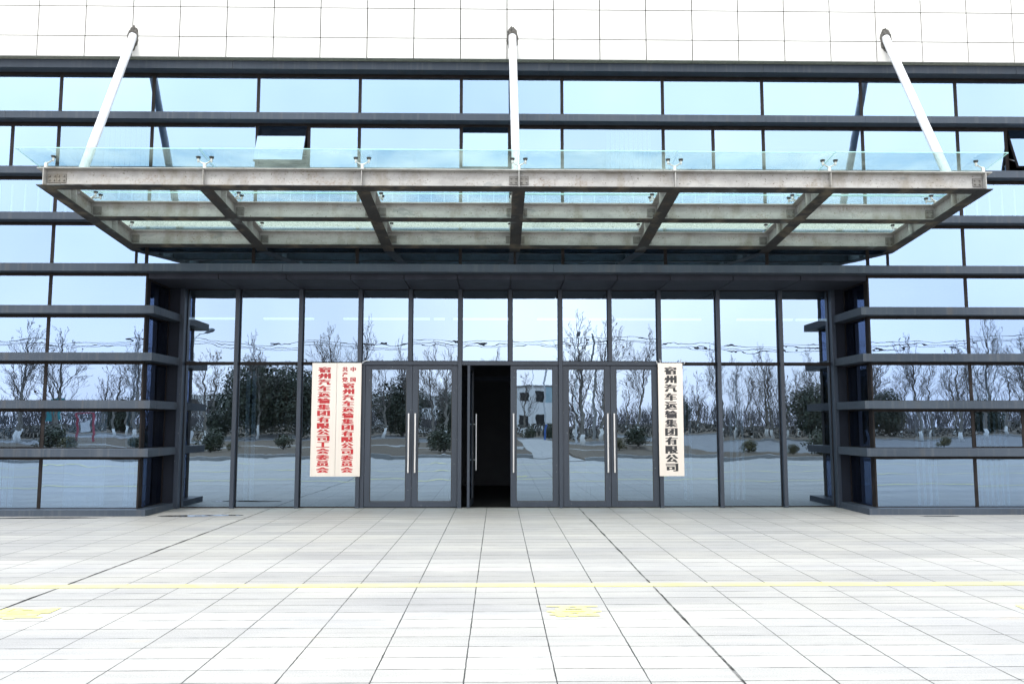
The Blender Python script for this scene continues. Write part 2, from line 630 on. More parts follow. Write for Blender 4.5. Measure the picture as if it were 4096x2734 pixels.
M['fin'] = make_fin()
M['door'] = make_doorframe()
M['glass'] = make_glass('coated_blue_glass')
M['glass_clear'] = make_glass('entrance_glass', tint=(0.58, 0.77, 0.99), f0=0.34, trans=(0.17, 0.22, 0.28), wave=1.15)
M['glass_thin'] = make_glass('upper_blue_glass', tint=(0.50, 0.69, 0.95), f0=0.35, trans=(0.46, 0.56, 0.62), wave=1.15)
M['glass_side'] = make_glass('side_glass', tint=(0.45, 0.60, 1.0), f0=0.14, trans=(0.14, 0.18, 0.25), wave=1.0)
M['glass_edge'] = make_edge_glass()
M['canopy_glass'] = make_canopy_glass('green_canopy_glass', 0.42)

M['canopy_edge'] = simple('green_glass_edge', (0.22, 0.40, 0.38), 0.15)
M['steel'] = make_steel('weathered_steel', (0.325, 0.321, 0.314), 0.45)
M['steel_shaded'] = make_steel('shaded_underside_steel', (0.036, 0.036, 0.036), 0.3)  # dark copy of the weathered steel, underside shade painted into its colour
M['steel_plate'] = make_steel('plate_steel', (0.17, 0.165, 0.158), 0.8)
M['paving'] = make_paving()
M['yellow'] = make_marking()
m, t, b = new_mat('joint_filler')
g = G(t)
jn = g.noise(g.pos((1, 1, 1)), 2.6, 5, 0.7).outputs['Fac']
g.l(g.mix(g.rng(jn, 0.46, 0.56), (0.012, 0.012, 0.012), (0.13, 0.13, 0.13)), b.inputs['Base Color'])
b.inputs['Roughness'].default_value = 0.9
M['sealant'] = m
M['puddle'] = simple('puddle_water', (0.05, 0.05, 0.048), 0.04, var=0.2)


def make_plaque():
    m, t, b = new_mat('brushed_champagne_metal')
    g = G(t)
    s = g.noise(g.pos((260, 260, 1.2)), 1.0, 3).outputs['Fac']
    c = g.mix(g.rng(s, 0.3, 0.7), (0.56, 0.50, 0.44), (0.61, 0.56, 0.505))
    g.l(c, b.inputs['Base Color'])
    b.inputs['Metallic'].default_value = 0.7
    g.l(g.rng(s, 0.3, 0.7, 0.30, 0.42), b.inputs['Roughness'])
    return m


M['plaque'] = make_plaque()
M['red'] = simple('red_enamel', (0.34, 0.003, 0.006), 0.35, var=0.08)
M['ink'] = simple('black_enamel', (0.010, 0.010, 0.011), 0.35)

rnd = random.Random(11)

# ================================================================== THE BUILDING
GY = 15.38          # wing glass plane
FY = 15.15          # fin front plane
RY = 16.60          # recessed entrance glass plane
XL, XR = -13.60, 14.25
LCX, RCX = -6.53, 6.955        # glass corners of the entrance recess
LFX, RFX = -6.297, 6.722       # fin corners

bld = thing('office_building', 'office building with white stone upper wall, banded blue glass and recessed glazed entrance', 'building', (0.2, 16.0, 0))
BLOC = Vector((0.2, 16.0, 0))


def part(mb, name, mats, parent=None, **kw):
    """geometry is written in world coordinates; the part's origin is moved to its thing's base"""
    p = parent if parent is not None else bld
    base = BLOC if p is bld or p.get('_b') else Vector(p.location)
    mb.v = [(a - base.x, b_ - base.y, c - base.z) for a, b_, c in mb.v]
    o = mb.build(name, mats, p, **kw)
    return o


def sub(mb, name, mats, par, **kw):
    """child of a building part (whose own origin coincides with the building's base)"""
    mb.v = [(a - BLOC.x, b_ - BLOC.y, c - BLOC.z) for a, b_, c in mb.v]
    return mb.build(name, mats, par, **kw)


# ---- stone cladding
st = MB()
SX0, SPW = -6.859 - 8 * 0.8765, 0.8765
zrows = [8.455, 8.854, 9.435, 10.016, 10.60, 11.18, 11.76, 12.34]
x = SX0
while x < XR:
    xa, xb = max(x, XL), min(x + SPW, XR)
    if xb - xa > 0.05:
        for z0, z1 in zip(zrows, zrows[1:]):
            j = rnd.uniform(-0.0012, 0.0012)
            st.box(xa + 0.0085, xb - 0.0085, 15.02 + j, 15.05, z0 + 0.0075, z1 - 0.0075)
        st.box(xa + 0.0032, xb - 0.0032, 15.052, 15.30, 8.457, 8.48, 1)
    x += SPW
st.box(XL, XR, 15.053, 15.30, 8.49, 12.34, 2)
part(st, 'stone_cladding', [M['stone'], M['stone_soffit'], M['joint']])

# ---- shell that closes the building: sides, back, roof, storey slab
sh = MB()
sh.box(XL - 0.3, XL, 15.25, 26.3, 0, 12.3)
sh.box(XR, XR + 0.3, 15.25, 26.3, 0, 12.3)
sh.box(XL, XR, 26.0, 26.3, 0, 12.3)
sh.box(XL - 0.3, XR + 0.3, 15.31, 26.3, 12.345, 12.5)
part(sh, 'outer_wall', M['stone'])
sl_ = MB()
sl_.box(XL, XR, 16.72, 25.99, 4.36, 4.50)
sl_.box(XL, LCX - 0.1, 15.50, 16.715, 4.43, 4.50)
sl_.box(RCX + 0.1, XR, 15.50, 16.715, 4.43, 4.50)
sl_.box(LCX - 0.09, RCX + 0.09, 15.50, 16.70, 4.46, 4.54)
sl_.box(XL, XR, 15.50, 25.99, 8.32, 8.45)
part(sl_, 'inner_ceiling', M['inner'])
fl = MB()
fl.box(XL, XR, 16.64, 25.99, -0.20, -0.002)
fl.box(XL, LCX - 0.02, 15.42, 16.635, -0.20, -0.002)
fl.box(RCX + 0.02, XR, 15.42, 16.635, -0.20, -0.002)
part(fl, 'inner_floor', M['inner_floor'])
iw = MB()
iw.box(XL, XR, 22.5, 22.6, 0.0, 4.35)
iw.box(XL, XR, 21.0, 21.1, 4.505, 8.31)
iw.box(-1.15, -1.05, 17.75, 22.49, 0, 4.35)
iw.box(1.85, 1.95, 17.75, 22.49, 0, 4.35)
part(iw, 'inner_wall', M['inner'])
il = MB()
il.box(-1.045, 1.845, 19.2, 19.3, 2.62, 2.72)
il.box(-1.045, 1.845, 19.19, 19.2, 2.64, 2.66)
part(il, 'inner_door_head', M['panel'])

# ---- dark beam under the stone and the grey horizontal fins
fb = MB()
for xa, xb in ((XL, -1.62), (-1.615, 6.06), (6.065, XR)):
    pass
seams = [XL, -5.02, 0.95, 5.03, 9.9, XR]
for xa, xb in zip(seams, seams[1:]):
    fb.box(xa + 0.002, xb - 0.002, FY, 15.46, 8.294, 8.452)
part(fb, 'fascia_beam', M['fin'], bevel=0.004)

FIN_FULL = [(7.317, 7.452), (6.263, 6.399), (5.391, 5.531), (4.430, 4.575)]
FIN_WING = [(3.650, 3.797), (2.785, 2.931), (1.917, 2.063), (1.048, 1.194)]
for k, (z0, z1) in enumerate(FIN_FULL):
    mb = MB()
    s_ = [XL, -9.1 + k * 1.3, -5.0 + k * 0.35, 1.05 + 0.2 * k, 5.1 + 0.45 * k, 6.98, 10.4, XR] if k else [XL, -9.2, -5.02, 1.02, 5.06, 6.96, 10.4, XR]
    if k == 3:
        s_ = [XL, -3.98, 1.02, 6.70, 11.2, XR]
    for xa, xb in zip(s_, s_[1:]):
        mb.box(xa + 0.0015, xb - 0.0015, FY, 15.46, z0, z1)
    part(mb, 'sun_fin', M['fin'], bevel=0.003)
for z0, z1 in FIN_WING:
    for side in (-1, 1):
        mb = MB()
        if side < 0:
            mb.box(XL, -10.2, FY, 15.46, z0, z1)
            mb.box(-10.197, LFX, FY, 15.46, z0, z1)
            mb.box(LCX - 0.08, LFX, 15.4605, 16.52, z0, z1)
        else:
            mb.box(RFX, 11.1, FY, 15.46, z0, z1)
            mb.box(11.103, XR, FY, 15.46, z0, z1)
            mb.box(RFX, RCX + 0.08, 15.4605, 16.52, z0, z1)
        part(mb, 'sun_fin', M['fin'], bevel=0.003)
for side in (-1, 1):
    mb = MB()
    if side < 0:
        mb.box(XL, LFX, FY, 15.46, -0.15, 0.113)
        mb.box(LCX - 0.08, LFX, 15.4605, 16.56, -0.15, 0.113)
    else:
        mb.box(RFX, XR, FY, 15.46, -0.15, 0.113)
        mb.box(RFX, RCX + 0.08, 15.4605, 16.56, -0.15, 0.113)
    part(mb, 'plinth', M['fin'], bevel=0.004)


# ---- wing windows
def pane_box(mb, x0, x1, y, z0, z1):
    """front face = material 0, the rest clear"""
    t = 0.012
    i = len(mb.v)
    mb.v += [(x0, y, z0), (x1, y, z0), (x1, y, z1), (x0, y, z1), (x0, y + t, z0), (x1, y + t, z0), (x1, y + t, z1), (x0, y + t, z1)]
    for q, m_ in (((0, 1, 2, 3), 0), ((5, 4, 7, 6), 1), ((1, 5, 6, 2), 1), ((4, 0, 3, 7), 1), ((3, 2, 6, 7), 1), ((4, 5, 1, 0), 1)):
        mb.f.append(tuple(i + a for a in q))
        mb.mi.append(m_)


def window(x0, x1, z0, z1, y=GY, fw=0.030, fm='frame', gm='glass', name='window', top=0.075, bottom=0.012, proud=0.0, depth=0.10):
    fr = MB()
    yf = y - 0.006 - proud
    fr.box(x0, x0 + fw, yf, y + depth, z0, z1)
    fr.box(x1 - fw, x1, yf, y + depth, z0, z1)
    fr.box(x0 + fw, x1 - fw, yf, y + depth, z1 - top, z1)
    fr.box(x0 + fw, x1 - fw, yf, y + depth, z0, z0 + bottom)
    f = part(fr, name, M[fm])
    p = MB()
    pane_box(p, x0 + fw, x1 - fw, y + 0.004, z0 + bottom, z1 - top)
    sub(p, 'pane', [M[gm], M['glass_edge']], f)
    return f


def awning(x0, x1, z0, z1, ang, y=GY):
    """top-hung sash swung out by ang, inside its fixed frame"""
    fr = MB()
    fw = 0.030
    fr.box(x0, x0 + fw, y - 0.006, y + 0.10, z0, z1)
    fr.box(x1 - fw, x1, y - 0.006, y + 0.10, z0, z1)
    fr.box(x0 + fw, x1 - fw, y - 0.006, y + 0.10, z1 - 0.05, z1)
    fr.box(x0 + fw, x1 - fw, y - 0.006, y + 0.10, z0, z0 + 0.02)
    f = part(fr, 'awning_window', M['frame'])
    hz = z1 - 0.055
    H_ = hz - z0 - 0.025
    W0, W1 = x0 + fw + 0.005, x1 - fw - 0.005
    ca, sa = math.cos(ang), math.sin(ang)

    def rot(mb):
        mb.v = [(a, y + (b_ - y) * ca + (c - hz) * sa, hz + (c - hz) * ca - (b_ - y) * sa) for a, b_, c in mb.v]
        return mb
    s = MB()
    b = 0.035
    s.box(W0, W0 + b, y + 0.004, y + 0.05, hz - H_, hz)
    s.box(W1 - b, W1, y + 0.004, y + 0.05, hz - H_, hz)
    s.box(W0 + b, W1 - b, y + 0.004, y + 0.05, hz - b, hz)
    s.box(W0 + b, W1 - b, y + 0.004, y + 0.05, hz - H_, hz - H_ + b)
    s = sub(rot(s), 'sash', M['frame'], f)
    p = MB()
    pane_box(p, W0 + 0.004, W1 - 0.004, y - 0.009, hz - H_ + 0.004, hz - 0.004)
    sub(rot(p), 'pane', [M['glass'], M['glass_edge']], f)
    if ang > 0.05:
        h = MB()
        for xx in (W0 + 0.02, W1 - 0.02):
            p0 = Vector((xx, y + 0.02, z0 + 0.30))
            p1 = Vector((xx, y - (H_ - 0.12) * sa + 0.03, hz - (H_ - 0.12) * ca))
            h.tube([p0, p1], 0.009, 6)
        sub(h, 'stay', M['steel_bright'], f)
    return f


UP = [XL, -11.83, -10.07, -8.317, -6.567, -4.583, -2.65, -0.718, 1.21, 3.146, 5.07, 6.987, 8.83, 10.60, 12.4, XR]
rows_up = [(7.452, 8.294, 1), (6.399, 7.317, 2), (5.531, 6.263, 3), (4.575, 5.391, 4)]
SPLIT2 = {-10.07: -9.182, -4.583: -3.606, -0.718: 0.214, 3.146: 4.103, 8.83: 9.769}
for z0, z1, r in rows_up:
    for xa, xb in zip(UP, UP[1:]):
        if r == 2 and xa in SPLIT2:
            xm = SPLIT2[xa]
            if xa == -4.583:
                awning(xa, xm, z0, z1, R(24))
                window(xm, xb, z0, z1)
            elif xa == -0.718:
                awning(xa, xm, z0, z1, R(11))
                window(xm, xb, z0, z1)
            elif xa == 8.83:
                window(xa, xm, z0, z1)
                awning(xm, xb, z0, z1, R(19))
            else:
                window(xa, xm, z0, z1)
                window(xm, xb, z0, z1)
        else:
            window(xa, xb, z0, z1, top=0.06, gm='glass_thin' if r == 3 else 'glass')

rows_low = [(3.797, 4.430), (2.931, 3.650), (2.063, 2.785), (1.194, 1.917), (0.113, 1.048)]
for k, (z0, z1) in enumerate(rows_low):
    for edges in ([XL, -11.83, -10.07, -8.317, LCX], [RCX, 8.83, 10.60, 12.4, XR]):
        for xa, xb in zip(edges, edges[1:]):
            if k == 3 and xa == 8.83:
                awning(8.83, 9.77, z0, z1, 0.0)
                window(9.77, xb, z0, z1)
            elif k == 3 and xb == -8.317:
                window(xa, -9.24, z0, z1)
                awning(-9.24, xb, z0, z1, 0.0)
            else:
                window(xa, xb, z0, z1, top=0.055)

# ---- glass returns at the two sides of the recess (pane faces the entrance)
for side in (-1, 1):
    gx = LCX if side < 0 else RCX
    for z0, z1 in rows_low:
        ztop = 4.326 if z1 > 4.4 else z1
        ya, yb = 15.412, 16.44
        fr = MB()
        s = -side       # direction the return faces
        x_a, x_b = sorted((gx + 0.004 * s, gx - 0.09 * s))
        fr.box(x_a, x_b, ya + 0.08, ya + 0.115, z0, ztop)
        fr.box(x_a, x_b, yb - 0.03, yb, z0, ztop)
        fr.box(x_a, x_b, ya + 0.115, yb - 0.03, z0, z0 + 0.012)
        fr.box(x_a, x_b, ya + 0.115, yb - 0.03, ztop - 0.03, ztop)
        f = part(fr, 'side_window', M['frame'])
        p = MB()
        xx = gx - 0.004 * s
        a, b_ = (ya + 0.115, yb - 0.03)
        zz0, zz1 = z0 + 0.012, ztop - 0.03
        pts = [(xx, a, zz0), (xx, b_, zz0), (xx, b_, zz1), (xx, a, zz1)]
        if side > 0:
            pts.reverse()
        p.quad(*pts, 0)
        x2 = xx - 0.012 * s
        p.quad(*[(x2, q[1], q[2]) for q in reversed(pts)], 1)
        sub(p, 'pane', [M['glass_side'], M['glass_edge']], f)
    # bright bead, charcoal panel and corner post
    mb = MB()
    if side < 0:
        mb.box(LCX, -6.325, 16.46, 16.53, 0.113, 4.326)
    else:
        mb.box(6.775, RCX, 16.46, 16.53, 0.113, 4.326)
    part(mb, 'charcoal_panel', M['panel'])
    mb = MB()
    if side < 0:
        mb.box(-6.318, -6.228, 16.44, 16.70, 0, 4.326)
    else:
        mb.box(6.690, 6.768, 16.44, 16.70, 0, 4.326)
    part(mb, 'corner_post', M['door'], bevel=0.004)
    mb = MB()
    xa = LCX - 0.02 if side < 0 else RCX - 0.085
    mb.box(xa, xa + 0.105, 16.54, 16.72, 0, 4.326)
    part(mb, 'rear_post', M['panel'])

# ---- entrance soffit: panels with open joints and a shallow front lip
mb = MB()
sx = [LCX, -5.225, -3.965, -2.772, -1.768, -0.766, 0.230, 1.235, 2.234, 3.232, 4.425, 5.697, RCX]
for xa, xb in zip(sx, sx[1:]):
    mb.box(xa + 0.008, xb - 0.008, 15.405, 16.70, 4.328, 4.353)
    mb.box(xa + 0.008, xb - 0.008, 15.390, 15.4045, 4.330, 4.428)
mb.box(LCX, RCX, 15.43, 16.70, 4.36, 4.42, 1)
part(mb, 'soffit', [M['soffit'], M['black']])

# ---- entrance mullions and transoms
MX = [-5.207, -3.945, -2.762, -1.760, -0.765, 0.238, 1.241, 2.236, 3.230, 4.422, 5.687]
for i, x in enumerate(MX):
    z0 = 2.88 if x in (-1.760, 0.238, 2.236) else 0.0
    mb = MB()
    mb.box(x - 0.038, x + 0.038, RY - 0.10, RY + 0.06, z0, 4.326)
    part(mb, 'mullion', M['door'], bevel=0.003)
for xa, xb in ((-6.226, -5.247), (-5.167, -3.985), (-3.905, -2.802), (3.270, 4.382), (4.462, 5.647), (5.727, 6.688)):
    tr = MB()
    tr.box(xa, xb, RY - 0.03, RY + 0.05, 2.815, 2.855)
    part(tr, 'transom', M['frame'])
for xa, xb in ((-2.722, -0.805), (-0.725, 1.201), (1.281, 3.190)):
    tr = MB()
    tr.box(xa, xb, RY - 0.085, RY + 0.05, 2.802, 2.879)
    part(tr, 'door_head', M['door'], bevel=0.003)

# ---- entrance glazing
ends = [-6.226] + MX + [6.688]
for i in range(len(ends) - 1):
    xa = ends[i] + (0.042 if i else 0.002)
    xb = ends[i + 1] - (0.042 if i < len(ends) - 2 else 0.002)
    is_door = 3 <= i <= 8
    zb = 2.885 if is_door else 2.86
    window(xa, xb, zb, 4.324, y=RY, fw=0.010, gm='glass_clear', name='upper_light', top=0.012, bottom=0.010, depth=0.04)
    if not is_door:
        window(xa, xb, 0.004, 2.812, y=RY, fw=0.010, gm='glass_clear', name='entrance_window', top=0.010, bottom=0.020, depth=0.04)


# ---- six door leaves
def door_leaf(x0, x1, handle_x, open_at=None):
    """leaf between x0 and x1, bottom 0.015, top 2.795; open_at = hinge x, turned inwards by 88 degrees"""
    y0, y1 = RY - 0.045, RY + 0.005
    z0, z1 = 0.015, 2.796
    st_, tr_, br_ = 0.112, 0.070, 0.105

    def rot(mb):
        if open_at is None:
            return mb
        a = R(87.0)
        c, s = math.cos(a), math.sin(a)
        o = Vector((open_at, RY + 0.0))
        mb.v = [(o.x + (p[0] - o.x) * c - (p[1] - o.y) * s, o.y + (p[0] - o.x) * s + (p[1] - o.y) * c, p[2]) for p in mb.v]
        return mb
    mb = MB()
    mb.box(x0, x0 + st_, y0, y1, z0, z1)
    mb.box(x1 - st_, x1, y0, y1, z0, z1)
    mb.box(x0 + st_, x1 - st_, y0, y1, z1 - tr_, z1)
    mb.box(x0 + st_, x1 - st_, y0, y1, z0, z0 + br_)
    d = part(rot(mb), 'door', M['door'], bevel=0.003)
    g_ = MB()
    for xa, xb, za, zb in ((x0 + st_, x0 + st_ + 0.012, z0 + br_, z1 - tr_), (x1 - st_ - 0.012, x1 - st_, z0 + br_, z1 - tr_),
                           (x0 + st_ + 0.012, x1 - st_ - 0.012, z1 - tr_ - 0.012, z1 - tr_), (x0 + st_ + 0.012, x1 - st_ - 0.012, z0 + br_, z0 + br_ + 0.012)):
        g_.box(xa, xb, y0 + 0.008, y1 - 0.008, za, zb)
    sub(rot(g_), 'gasket', M['black'], d)
    p = MB()
    pane_box(p, x0 + st_ + 0.012, x1 - st_ - 0.012, y0 + 0.020, z0 + br_ + 0.012, z1 - tr_ - 0.012)
    sub(rot(p), 'pane', [M['glass_clear'], M['glass_edge']], d)
    for ys in (-1, 1):
        h = MB()
        yy = (y0 if ys < 0 else y1) + ys * 0.055
        h.tube([(handle_x, yy, 0.686), (handle_x, yy, 1.846)], 0.017, 12)
        for zz in (0.90, 1.63):
            h.tube([(handle_x, yy, zz), (handle_x, (y0 if ys < 0 else y1), zz)], 0.009, 8)
        sub(rot(h), 'handle', M['steel_bright'], d, smooth=False)
    return d


door_leaf(-2.640, -1.712, -1.772)
door_leaf(-1.706, -0.808, -1.640)
o_ = door_leaf(-0.722, 0.236, 0.180, open_at=-0.60)
o_['label'] = 'left leaf of the middle pair, standing open inwards'
door_leaf(0.244, 1.198, 0.303)
door_leaf(1.284, 2.232, 2.172)
door_leaf(2.240, 3.187, 2.302)
jb = MB()
jb.box(-2.722, -2.644, RY - 0.06, RY + 0.05, 0.0, 2.80)
part(jb, 'door_jamb', M['door'], bevel=0.003)

# ---- inside: blinds behind the banded glass, strip lights in the hall
for xa, xb in ((-10.07, -8.317), (-8.317, -6.567), (-6.567, -4.583), (-4.583, -2.65), (-2.65, -0.718), (-0.718, 1.21), (1.21, 3.146), (3.146, 5.07), (5.07, 6.987), (6.987, 8.83), (8.83, 10.60)):
    mb = MB()
    x = xa + 0.12
    while x < xb - 0.08:
        mb.box(x, x + 0.022, 15.50, 15.54, 5.54, 6.15)
        mb.box(x + 0.022, x + 0.245, 15.53, 15.536, 5.54, 6.15, 1)
        x += 0.247
    part(mb, 'vertical_blind', [M['white_paint'], M['inner']])
for xa, xb, z0, z1 in ((-12.6, -11.9, 0.12, 3.6), (-9.3, -8.95, 0.12, 1.9), (-8.05, -7.3, 0.12, 1.9), (-6.95, -6.75, 0.12, 3.5), (7.9, 8.35, 0.12, 1.9),
                       (9.1, 9.7, 0.12, 3.6), (-5.1, -4.85, 0.12, 2.7), (4.70, 5.05, 0.12, 2.7), (3.75, 3.98, 0.12, 2.7), (-7.6, -6.7, 6.4, 7.3), (2.1, 3.0, 6.4, 7.3)):
    mb = MB()
    n_ = max(2, int((xb - xa) / 0.09))
    yb_ = 15.70 if (xa < -6.6 or xa > 7 or z1 > 5) else 16.9
    for i in range(n_):
        x = xa + (xb - xa) * i / n_
        mb.hexa([(x, yb_, z0), (x + 0.07, yb_ + 0.04, z0), (x + 0.07, yb_ + 0.045, z0), (x, yb_ + 0.005, z0),
                 (x, yb_, z1), (x + 0.07, yb_ + 0.04, z1), (x + 0.07, yb_ + 0.045, z1), (x, yb_ + 0.005, z1)])
    part(mb, 'curtain', M['blind'])
m, t, b = new_mat('lamp_tube')
b.inputs['Emission Color'].default_value = (0.92, 0.97, 1.0, 1)
b.inputs['Emission Strength'].default_value = 0.45
M['tube'] = m
for xa, xb in ((-7.6, -6.0), (-5.45, -4.3), (-3.6, -1.6), (-1.5, 0.3), (0.9, 2.6), (2.75, 4.75), (5.6, 6.9), (7.0, 8.2)):
    mb = MB()
    mb.box(xa, xb, 19.2, 19.32, 4.05, 4.089)
    mb.box(xa, xb, 19.22, 19.30, 4.09, 4.355, 1)
    part(mb, 'strip_light', [M['tube'], M['inner']])

# ---- ragged holes round the three struts where they enter the stone
STRUTS = [(-6.845, 8.86, -6.76, 13.07), (0.255, 8.90, 0.300, 13.30), (7.350, 8.93, 7.37, 12.97)]
for xt, zt, xb, yb in STRUTS:
    mb = MB()
    n_ = 40
    pts = []
    for i in range(n_):
        a = 2 * math.pi * i / n_
        k = 1 + 0.16 * mnoise.noise((3 * math.cos(a) + xt, 3 * math.sin(a), zt * 2)) + rnd.uniform(-0.05, 0.05)
        pts.append((xt + 0.108 * k * math.cos(a), zt - 0.05 + 0.235 * k * math.sin(a)))
    for i in range(n_):
        (xa, za), (xb_, zb_) = pts[i], pts[(i + 1) % n_]
        mb.poly([(xt, 15.0145, zt - 0.05), (xa, 15.0135, za), (xb_, 15.0135, zb_)])
        mb.quad((xa, 15.0135, za), (xa, 15.05, za), (xb_, 15.05, zb_), (xb_, 15.0135, zb_))
    part(mb, 'ragged_hole', simple('broken_edge', (0.06, 0.057, 0.053), 0.95, var=0.7, vscale=22, bump=0.6))

# ================================================================== THE CANOPY
can = thing('entrance_canopy', 'weathered steel canopy with green glass panels hung by white struts over the doors', 'canopy', (0.305, 15.2, 4.86))
CB = Vector((0.305, 15.2, 4.86))
SL = -0.0946
BX = [-6.76 + 2.355 * i for i in range(7)]
YF0, YF1 = 12.13, 12.33
HB = 0.272
FWH = 0.098
TF = 0.013


def zb(y):
    return 5.163 + SL * (y - 12.13)


def cpart(mb, name, mats, par=None, **kw):
    mb.v = [(a - CB.x, b_ - CB.y, c - CB.z) for a, b_, c in mb.v]
    return mb.build(name, mats, par if par is not None else can, **kw)


def slab(mb, x0, x1, y0, y1, h0, h1, m=0):
    """box whose bottom/top follow the canopy slope at heights h0..h1 above the soffit line"""
    mb.hexa([(x0, y0, zb(y0) + h0), (x1, y0, zb(y0) + h0), (x1, y1, zb(y1) + h0), (x0, y1, zb(y1) + h0),
             (x0, y0, zb(y0) + h1), (x1, y0, zb(y0) + h1), (x1, y1, zb(y1) + h1), (x0, y1, zb(y1) + h1)], m)


def ibeam_long(x, y0, y1):
    mb = MB()
    o = 0.003
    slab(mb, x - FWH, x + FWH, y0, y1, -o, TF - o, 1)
    slab(mb, x - FWH, x + FWH, y0, y1, HB - TF - o, HB - o)
    slab(mb, x - 0.006, x + 0.006, y0, y1, TF - o, HB - TF - o)
    for yy in (13.62, 15.09):
        pass
    return cpart(mb, 'main_beam', [M['steel'], M['steel_shaded']])


def ibeam_cross(x0, x1, yc, hw=0.1):
    mb = MB()
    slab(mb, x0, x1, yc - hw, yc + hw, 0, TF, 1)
    slab(mb, x0, x1, yc - hw, yc + hw, HB - TF, HB)
    mb.box(x0, x1, yc - 0.006, yc + 0.006, zb(yc) + TF, zb(yc) + HB - TF)
    return cpart(mb, 'cross_beam', [M['steel'], M['steel_shaded']])


YC = [12.23, 13.62, 15.09]
for i, x in enumerate(BX):
    front = 12.132 if i in (0, 3, 6) else 12.245
    ibeam_long(x, front, 15.37)
for j, yc in enumerate(YC):
    if j == 0:
        ibeam_cross(BX[0] + 0.012, BX[3] - 0.008, yc)
        ibeam_cross(BX[3] + 0.008, BX[6] - 0.012, yc)
    else:
        for i in range(6):
            ibeam_cross(BX[i] + 0.008, BX[i + 1] - 0.008, yc, 0.092)
# stiffeners
for i, x in enumerate(BX):
    mb = MB()
    mb.box(x - 0.005, x + 0.005, 12.136, 12.222, zb(12.18) + TF, zb(12.18) + HB - TF - 0.008)
    cpart(mb, 'stiffener', M['steel'])
    for yy in (12.95, 14.36):
        for s in (-1, 1):
            mb = MB()
            xa, xb_ = sorted((x + s * 0.0065, x + s * 0.092))
            mb.box(xa, xb_, yy - 0.005, yy + 0.005, zb(yy) + TF, zb(yy) + HB - TF - 0.004)
            cpart(mb, 'stiffener', M['steel'])
# bolted connection plates
plate_m = MB()
plate_m.box(-0.068, 0.068, -0.012, 0.0, -0.066, 0.066)
plate_mesh = plate_m.mesh('connection_plate', M['steel_plate'])
bolt_m = MB()
bolt_m.tube([(0, 0, 0), (0, -0.010, 0)], 0.0145, 6)
bolt_m.tube([(0, -0.010, 0), (0, -0.020, 0)], 0.0085, 8)
bolt_mesh = bolt_m.mesh('bolt', M['steel_plate'])


def plate(x, yc, only=None):
    o = bpy.data.objects.new('connection_plate', plate_mesh)
    COL.objects.link(o)
    o.parent = can
    o.location = Vector((x, yc - 0.0065, zb(yc) + HB * 0.5)) - CB
    for bx in (-0.036, 0.036):
        if only and bx * only < 0:
            continue
        for bz in (-0.030, 0.030):
            q = bpy.data.objects.new('bolt', bolt_mesh)
            COL.objects.link(q)
            q.parent = o
            q.location = (bx + rnd.uniform(-.003, .003), -0.012, bz)


for x in (BX[0] + 0.095, BX[0] + 0.235, BX[3] - 0.080, BX[3] + 0.080, BX[6] - 0.095):
    plate(x, YC[0])
for j in (1, 2):
    for i in range(7):
        if i > 0:
            plate(BX[i] - 0.105, YC[j])
        if i < 6:
            plate(BX[i] + 0.105, YC[j])
# anchors into the glass line
for i in (0, 3, 6):
    mb = MB()
    mb.box(BX[i] - 0.020, BX[i] + 0.020, 15.365, 15.45, 4.577, 4.89)
    cpart(mb, 'anchor_post', M['frame'])
# struts
for xt, zt, xb, yb in STRUTS:
    mb = MB()
    zl = zb(yb) + HB - 0.01
    p0 = Vector((xb, yb, zl))
    p1 = Vector((xt, 15.03, zt))
    d = (p1 - p0)
    mb.tube([p0, p0 + d * 0.5, p1], 0.073, 20)
    s_ = cpart(mb, 'strut', M['white_paint'], smooth=True)
    mb = MB()
    mb.box(xb - 0.012, xb + 0.012, yb - 0.14, yb + 0.16, zl, zl + 0.14)
    cpart(mb, 'strut_foot', M['steel'])

# glass panels, two rows of six
GZ0 = 5.641


def gz(y):
    return GZ0 - 0.120 * (y - 12.10)


gxs = [-7.09, BX[1], BX[2], BX[3], BX[4], BX[5], 7.63]
for row, (ya, yb) in enumerate(((11.955, 13.60), (13.612, 15.365))):
    for i in range(6):
        lift = 0.012 * (1 if (i + row) % 2 else 0) * 0.6
        fy = rnd.uniform(-0.012, 0.012) if row == 0 else 0
        x0, x1 = gxs[i] + 0.006, gxs[i + 1] - 0.006
        mb = MB()
        y0, y1, tk = ya + fy, yb, 0.015
        P = [(x0, y0, gz(y0) + lift), (x1, y0, gz(y0) + lift), (x1, y1, gz(y1) + lift), (x0, y1, gz(y1) + lift)]
        Q = [(a, b_, c + tk) for a, b_, c in P]
        mb.quad(P[3], P[2], P[1], P[0], 0)
        mb.quad(Q[0], Q[1], Q[2], Q[3], 2)
        mb.quad(P[0], P[1], Q[1], Q[0], 1)
        mb.quad(P[1], P[2], Q[2], Q[1], 1)
        mb.quad(P[2], P[3], Q[3], Q[2], 1)
        mb.quad(P[3], P[0], Q[0], Q[3], 1)
        cpart(mb, 'glass_panel', [M['canopy_glass'], M['canopy_edge'], M['glass_edge']])


